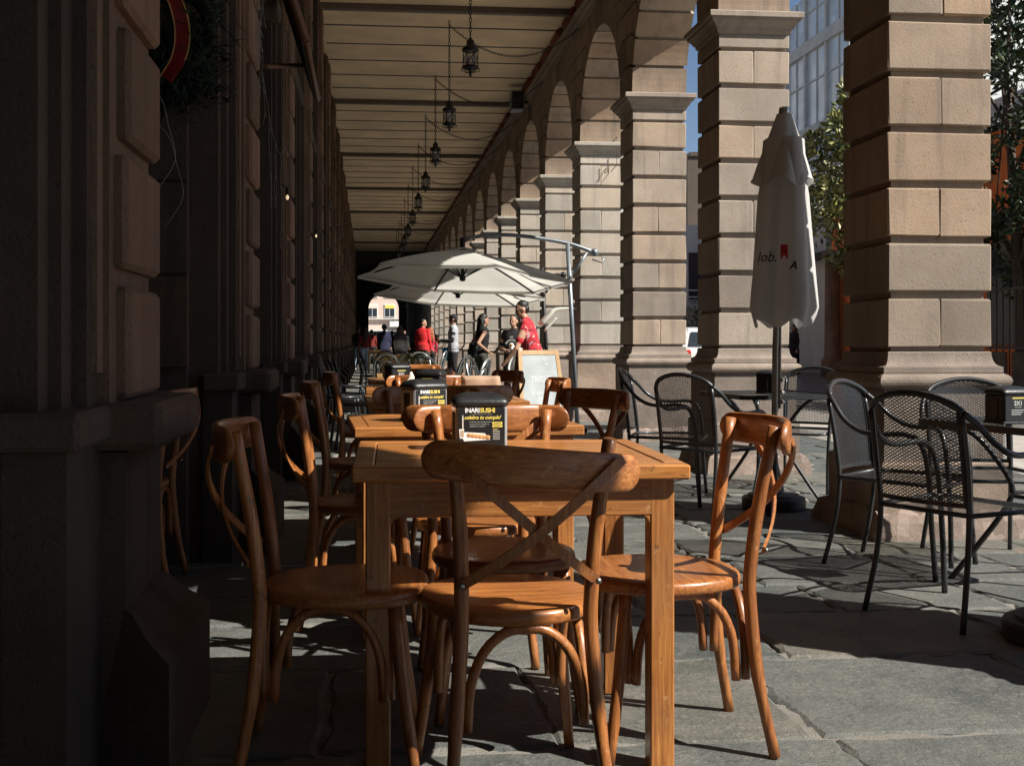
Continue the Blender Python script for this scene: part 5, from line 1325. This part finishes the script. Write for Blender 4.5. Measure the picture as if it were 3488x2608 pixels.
# ------------------------------------------------------------------ outside: buildings, trees, fence, car
CONC = plain('pale_concrete', (.50, .51, .50), .85, var=.12, scale=2); GLASS = plain('curtained_glass', (.55, .63, .69), .18, var=.25, scale=1.2)
ORG = plain('orange_stucco', (.72, .19, .045), .9, var=.15, scale=2); WHT = plain('white_stucco', (.55, .55, .53), .9, var=.08, scale=2); PANEL = plain('grey_panel', (.58, .58, .55), .7, var=.08, scale=1.5); PINK = plain('pink_stone', (.62, .48, .40), .85, var=.10, scale=1.0)
DBR = stone('dark_brown_stone', (.085, .065, .05), tintamt=0); DGL = plain('dark_window', (.03, .04, .05), .15)
t = thing('glass_office_building', 'pale office block with blue curtained windows across the plaza', 'building', (0, 0, 0))
b = MB(); b.box(15.6, 26, 35.2, 46.5, 3.9, 13.4); b.build('wall', CONC, t)
b = MB(); b.box(15.42, 26, 35.2, 46.5, -.02, 3.86); b.build('ground_floor', PANEL, t)
b = MB(); b.box(14.9, 15.6, 34.9, 46.8, 3.86, 4.05); b.build('canopy', M['iron'], t)
b = MB()
for z in (5.15, 8.2, 11.25): b.box(15.40, 15.6, 35.2, 46.5, z, z + .42)
for k in range(7): b.box(15.42, 15.6, 35.2 + k * 1.86, 35.35 + k * 1.86, 4.05, 13.4)
b.build('frame_grid', CONC, t)
wm = MB(); wm.box(-.02, .03, .0, 1.71, 0, 2.63); wmm = wm.mesh('pane', GLASS); wf = MB()
wf.box(-.06, -.01, .83, .88, 0, 2.63); wf.box(-.06, -.01, 0, 1.71, 1.55, 1.61); wfm = wf.mesh('window', CONC)
for z in (5.57, 8.62, 11.67):
    for k in range(6):
        h_ = min(2.63, 13.35 - z); o = inst('window', wfm, t, (15.55, 35.35 + k * 1.86, z)); o.scale = (1, 1, h_ / 2.63); inst('pane', wmm, o)
t = thing('orange_building', 'orange stucco building with white parapet behind the trees', 'building', (0, 0, 0))
b = MB(); b.box(14.65, 24, 12, 34.75, -.02, 6.0); b.build('wall', ORG, t)
b = MB(); b.cbox(14.45, 24.2, 11.8, 34.9, 6.0, 6.7, .03); b.build('parapet', WHT, t)
b = MB(); b.lathe([(.34, 0), (.34, .5), (.26, .6), (.24, .7), (.22, 3.6), (.30, 3.75), (.30, 3.9)], 14, 0, Matrix.Translation((14.35, 34.0, 0))); b.build('half_column', M['facade'], t)
for k in range(4):
    b = MB(); b.box(14.60, 14.7, 15 + k * 4.5, 16.6 + k * 4.5, 1.0, 3.4); b.build('window', DGL, t)
t = thing('dark_brown_building', 'dark brown building under the sky between two pillars', 'building', (0, 0, 0)); b = MB(); b.box(15.5, 25, 54, 66, -.02, 10.1); b.build('wall', DBR, t)
b = MB(); b.box(15.6, 25.2, 53.9, 66, 10.1, 10.3); b.build('roof', DBR, t)
t = thing('white_house', 'white house with a small window seen between two pillars behind the car', 'house', (0, 0, 0)); b = MB(); b.box(11.7, 14.4, 42, 50, -.02, 5.5); b.build('wall', WHT, t)
f = MB(); f.box(12.0, 12.62, 41.93, 42.0, 2.6, 4.5); fo = f.build('window', CONC, t); f = MB(); f.box(12.06, 12.56, 41.91, 41.935, 2.66, 4.44); f.build('pane', DGL, fo)
f = MB()
for z in (2.5, 2.75, 3.0): f.tube([(11.8, 41.6, z), (12.8, 41.6, z)], .025, 5)
f.box(11.8, 12.9, 41.5, 42, 2.3, 2.42); f.build('balcony', CONC, t)
t = thing('added_shading_block', 'tall plain block added out of view to shade the far pillars', 'building', (0, 0, 0)); b = MB(); b.box(7.2, 13.4, 50.5, 86, -.02, 14); b.build('wall', CONC, t)  # added where the pillars hide it, to cast shade on the far ones
for z in (2.5, 5.8, 9.1):
    for k in range(6):
        f = MB(); f.box(7.14, 7.2, 52 + k * 4, 53.6 + k * 4, z, z + 1.8); f.build('window', DGL, t)
t = thing('pink_office_building', 'sunlit pinkish building with white-framed windows seen through the far arch', 'building', (0, 0, 0))
b = MB(); b.box(-10, 16, 112, 124, -.02, 18); b.build('wall', PINK, t)
for z in (3.55, 5.45, 7.6):
    for k in range(-3, 6):
        x = .42 + 1.70 * k; f = MB()
        f.box(x - .52, x + .52, 111.93, 112, z - .06, z + 1.22); fo = f.build('window', M['white'], t); f = MB(); f.box(x - .46, x - .03, 111.91, 111.935, z, z + 1.15); f.box(x + .03, x + .46, 111.91, 111.935, z, z + 1.15); f.build('pane', DGL, fo)
        f = MB(); f.box(x - .46, x + .46, 111.90, 111.912, z + .8, z + 1.15); f.build('blind', M['yellow'] if k % 2 else M['napkin'], fo)
b = MB(); b.box(-10, 16, 111.4, 112, 2.1, 2.2); b.box(-10, 16, 111.7, 112, 3.25, 3.33); b.build('ledge', CONC, t)
b = MB(); b.add([(2.1, 111.6, 2.55), (4.6, 111.2, 2.55), (4.9, 111.5, 3.15), (2.5, 111.9, 3.15)], [(0, 1, 2, 3)], 0); b.box(2.1, 4.8, 111.75, 112, 2.5, 3.1)
text_into(b, 'SUB', .52, Matrix.Translation((2.45, 111.1, 2.85)) @ Matrix.Rotation(R(90), 4, 'X'), 1, align='LEFT', shear=.25, bold=.02, ext=.02); b.build('shop_sign', [PANEL, M['white']], t)
b = MB(); b.box(-2, 6, 111.85, 112, 0, 2.05); b.build('shop_front', DGL, t)

def car(loc, rz, paint, label):
    t = thing('parked_car', label, 'car', loc, R(rz)); W_ = .84
    b = MB()
    prof = [(-1.92, .42), (-1.95, .62), (-1.90, .86), (-1.82, .93), (1.10, .93), (1.75, .80), (1.92, .66), (1.95, .40), (1.86, .26), (-1.84, .26)]
    def lo(prof, wf_, m=0):
        n = len(prof); vs = []
        for sx, k in ((-1, .90), (-1, 1), (1, 1), (1, .90)):
            for (y, z) in prof: vs.append((sx * W_ * wf_(z) * k, y if k == 1 else y * .985, z))
        # order: left inner, left outer, right outer, right inner
        fs = []
        for r in (0, 1, 2):
            for i in range(n): fs.append((r * n + i, r * n + (i + 1) % n, (r + 1) * n + (i + 1) % n, (r + 1) * n + i))
        fs += [list(range(n)), list(range(3 * n, 4 * n))[::-1]]; b.add(vs, fs, m, False)
    lo(prof, lambda z: 1 if z < .8 else .97)
    lo([(-1.80, .92), (-1.66, 1.36), (-1.45, 1.44), (-.2, 1.48), (.30, 1.42), (1.05, .92)], lambda z: .95 - .22 * max(0, (z - .92)) / .55)
    o = b.build('body', paint, t); m_ = o.modifiers.new('bevel', 'BEVEL'); m_.width = .03; m_.segments = 2; m_.limit_method = 'ANGLE'
    g = MB()
    for sx in (-1, 1):
        for ya, yb in ((-1.45, -.75), (-.68, .18)):
            xs = lambda z: sx * (W_ * (.95 - .22 * (z - .92) / .55) + .006)
            g.add([(xs(.98), ya - .10 if ya < -1 else ya, .98), (xs(.98), yb + (.35 if yb > 0 else 0), .98), (xs(1.36), yb, 1.36), (xs(1.36), ya, 1.36)], [(0, 1, 2, 3) if sx > 0 else (3, 2, 1, 0)])
    g.add([(-.62, -1.80, .98), (.62, -1.80, .98), (.52, -1.69, 1.34), (-.52, -1.69, 1.34)], [(0, 1, 2, 3)]); g.build('window', DGL, t)
    for sx in (-1, 1):
        for y in (-1.25, 1.22):
            w2 = MB(); Mx = Matrix.Translation((sx * .78, y, .30)) @ Matrix.Rotation(R(90), 4, 'Y'); w2.lathe([(.1, -.10), (.28, -.10), (.30, -.07), (.30, .07), (.28, .10), (.1, .10)], 18, 0, Mx); wo = w2.build('wheel', M['plastic'], t)
            w3 = MB(); w3.lathe([(.02, -.104), (.18, -.104), (.19, .104), (.02, .108)], 14, 0, Mx); w3.build('rim', M['alu'], wo)
        l = MB(); l.cbox(sx * .70 - .12, sx * .70 + .12, -1.96, -1.80, .62, .90, .03); l.build('tail_light', M['print_red'] if sx else None, t)
    b = MB(); b.cbox(-.78, .78, -2.0, -1.88, .30, .50, .03); b.build('bumper', paint, t)
    b = MB(); b.box(-.24, .24, -1.965, -1.945, .68, .80); b.build('number_plate', M['alu'], t)
WCAR = plain('white_car_paint', (.60, .61, .60), .25, var=.03, coat=.6); BCAR = plain('pale_blue_car_paint', (.22, .36, .50), .25, var=.03, coat=.6)
car((8.55, 29.4, -.02), 0, WCAR, 'white hatchback seen from behind between two pillars'); car((.95, 104, -.02), 90, BCAR, 'pale blue car crossing beyond the far arch')

def tree(name, loc, h, r, seed, leafm, label, nclump=70, per=60, ls=.13, group=None, squash=1.0, low=.35):
    t = thing(name, label, 'tree', loc, 0, group); rg = random.Random(seed); b = MB()
    top = V((rg.uniform(-.3, .3), rg.uniform(-.3, .3), h * .62)); tr = smoothpath([(0, 0, -.1), (rg.uniform(-.1, .1), rg.uniform(-.1, .1), h * .25), top], 4)
    b.tube(tr, [.14 - .009 * i for i in range(len(tr))], 9); cl = []
    for q in range(nclump):
        while True:
            p = V((rg.uniform(-1, 1), rg.uniform(-1, 1), rg.uniform(-1, 1)))
            if .25 < p.length < 1: break
        p = V((p.x * r * (1 - .35 * max(0, p.z)), p.y * r * (1 - .35 * max(0, p.z)), h * (low + (1 - low) / 2) + p.z * h * (1 - low) / 2 * squash)); cl.append((p, rg.uniform(.22, .5)))
    for p, _ in cl[::5]:
        a = tr[rg.randint(4, len(tr) - 1)]; b.tube(bez(a, a + V((0, 0, .3)), p * .7 + a * .3, p, 6), [.045, .038, .03, .024, .018, .012, .006], 5)
    b.build('trunk', M['bark'], t); lf = MB()
    for p, cr in cl:
        ct = rg.uniform(-.25, .25)
        for q in range(per):
            d = V((rg.gauss(0, 1), rg.gauss(0, 1), rg.gauss(0, .9))).normalized(); c = p + d * cr * rg.uniform(.2, 1.05)
            ax_ = (d + V((rg.uniform(-.8, .8), rg.uniform(-.8, .8), rg.uniform(-.5, .9)))).normalized(); sd_ = ax_.orthogonal().normalized(); sd_ = Quaternion(ax_, rg.uniform(0, 6.28)) @ sd_
            L_ = ls * rg.uniform(.7, 1.3); w_ = L_ * .24; nn = ax_.cross(sd_) * w_ * .35
            lf.add([c, c + ax_ * L_ * .5 + sd_ * w_ + nn, c + ax_ * L_, c + ax_ * L_ * .5 - sd_ * w_ + nn], [(0, 1, 2), (0, 2, 3)], 0, False, min(1, max(0, rg.uniform(.1, .9) + ct)))
    lf.build('crown', leafm, t); return t
tree('magnolia_tree', (12.95, 28.6, 0), 8.6, 1.75, 5, M['leaf'], 'sunlit glossy-leaved tree beside the closed parasol, across the road', 95, 75, .20, 'trees on the plaza', low=.30)
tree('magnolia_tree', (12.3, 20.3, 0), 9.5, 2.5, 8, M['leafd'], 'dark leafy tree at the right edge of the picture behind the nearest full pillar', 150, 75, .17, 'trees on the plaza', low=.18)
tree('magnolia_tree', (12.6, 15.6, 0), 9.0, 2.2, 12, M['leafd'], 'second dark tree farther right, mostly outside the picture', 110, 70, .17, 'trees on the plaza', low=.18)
tree('shrub', (11.75, 40.6, 0), 2.6, .7, 3, M['leafd'], 'small dark shrub between the white house and the white car', 30, 50, .10, None, low=.1)
t = thing('iron_fence', 'dark iron railing with panelled foot under the right-hand trees', 'fence', (10.9, 8, 0))
b = MB()
for k in range(56): b.tube([(0, k * .2, 0), (0, k * .2, 2.15)], .013, 5)
b.build('bars', M['iron'], t); b = MB()
for z in (.12, .95, 1.95): b.box(-.02, .02, -.05, 11.1, z, z + .05)
b.build('rail', M['iron'], t); b = MB()
for k in range(14): b.cbox(-.015, .015, .08 + k * .8, .72 + k * .8, .2, .9, .01)
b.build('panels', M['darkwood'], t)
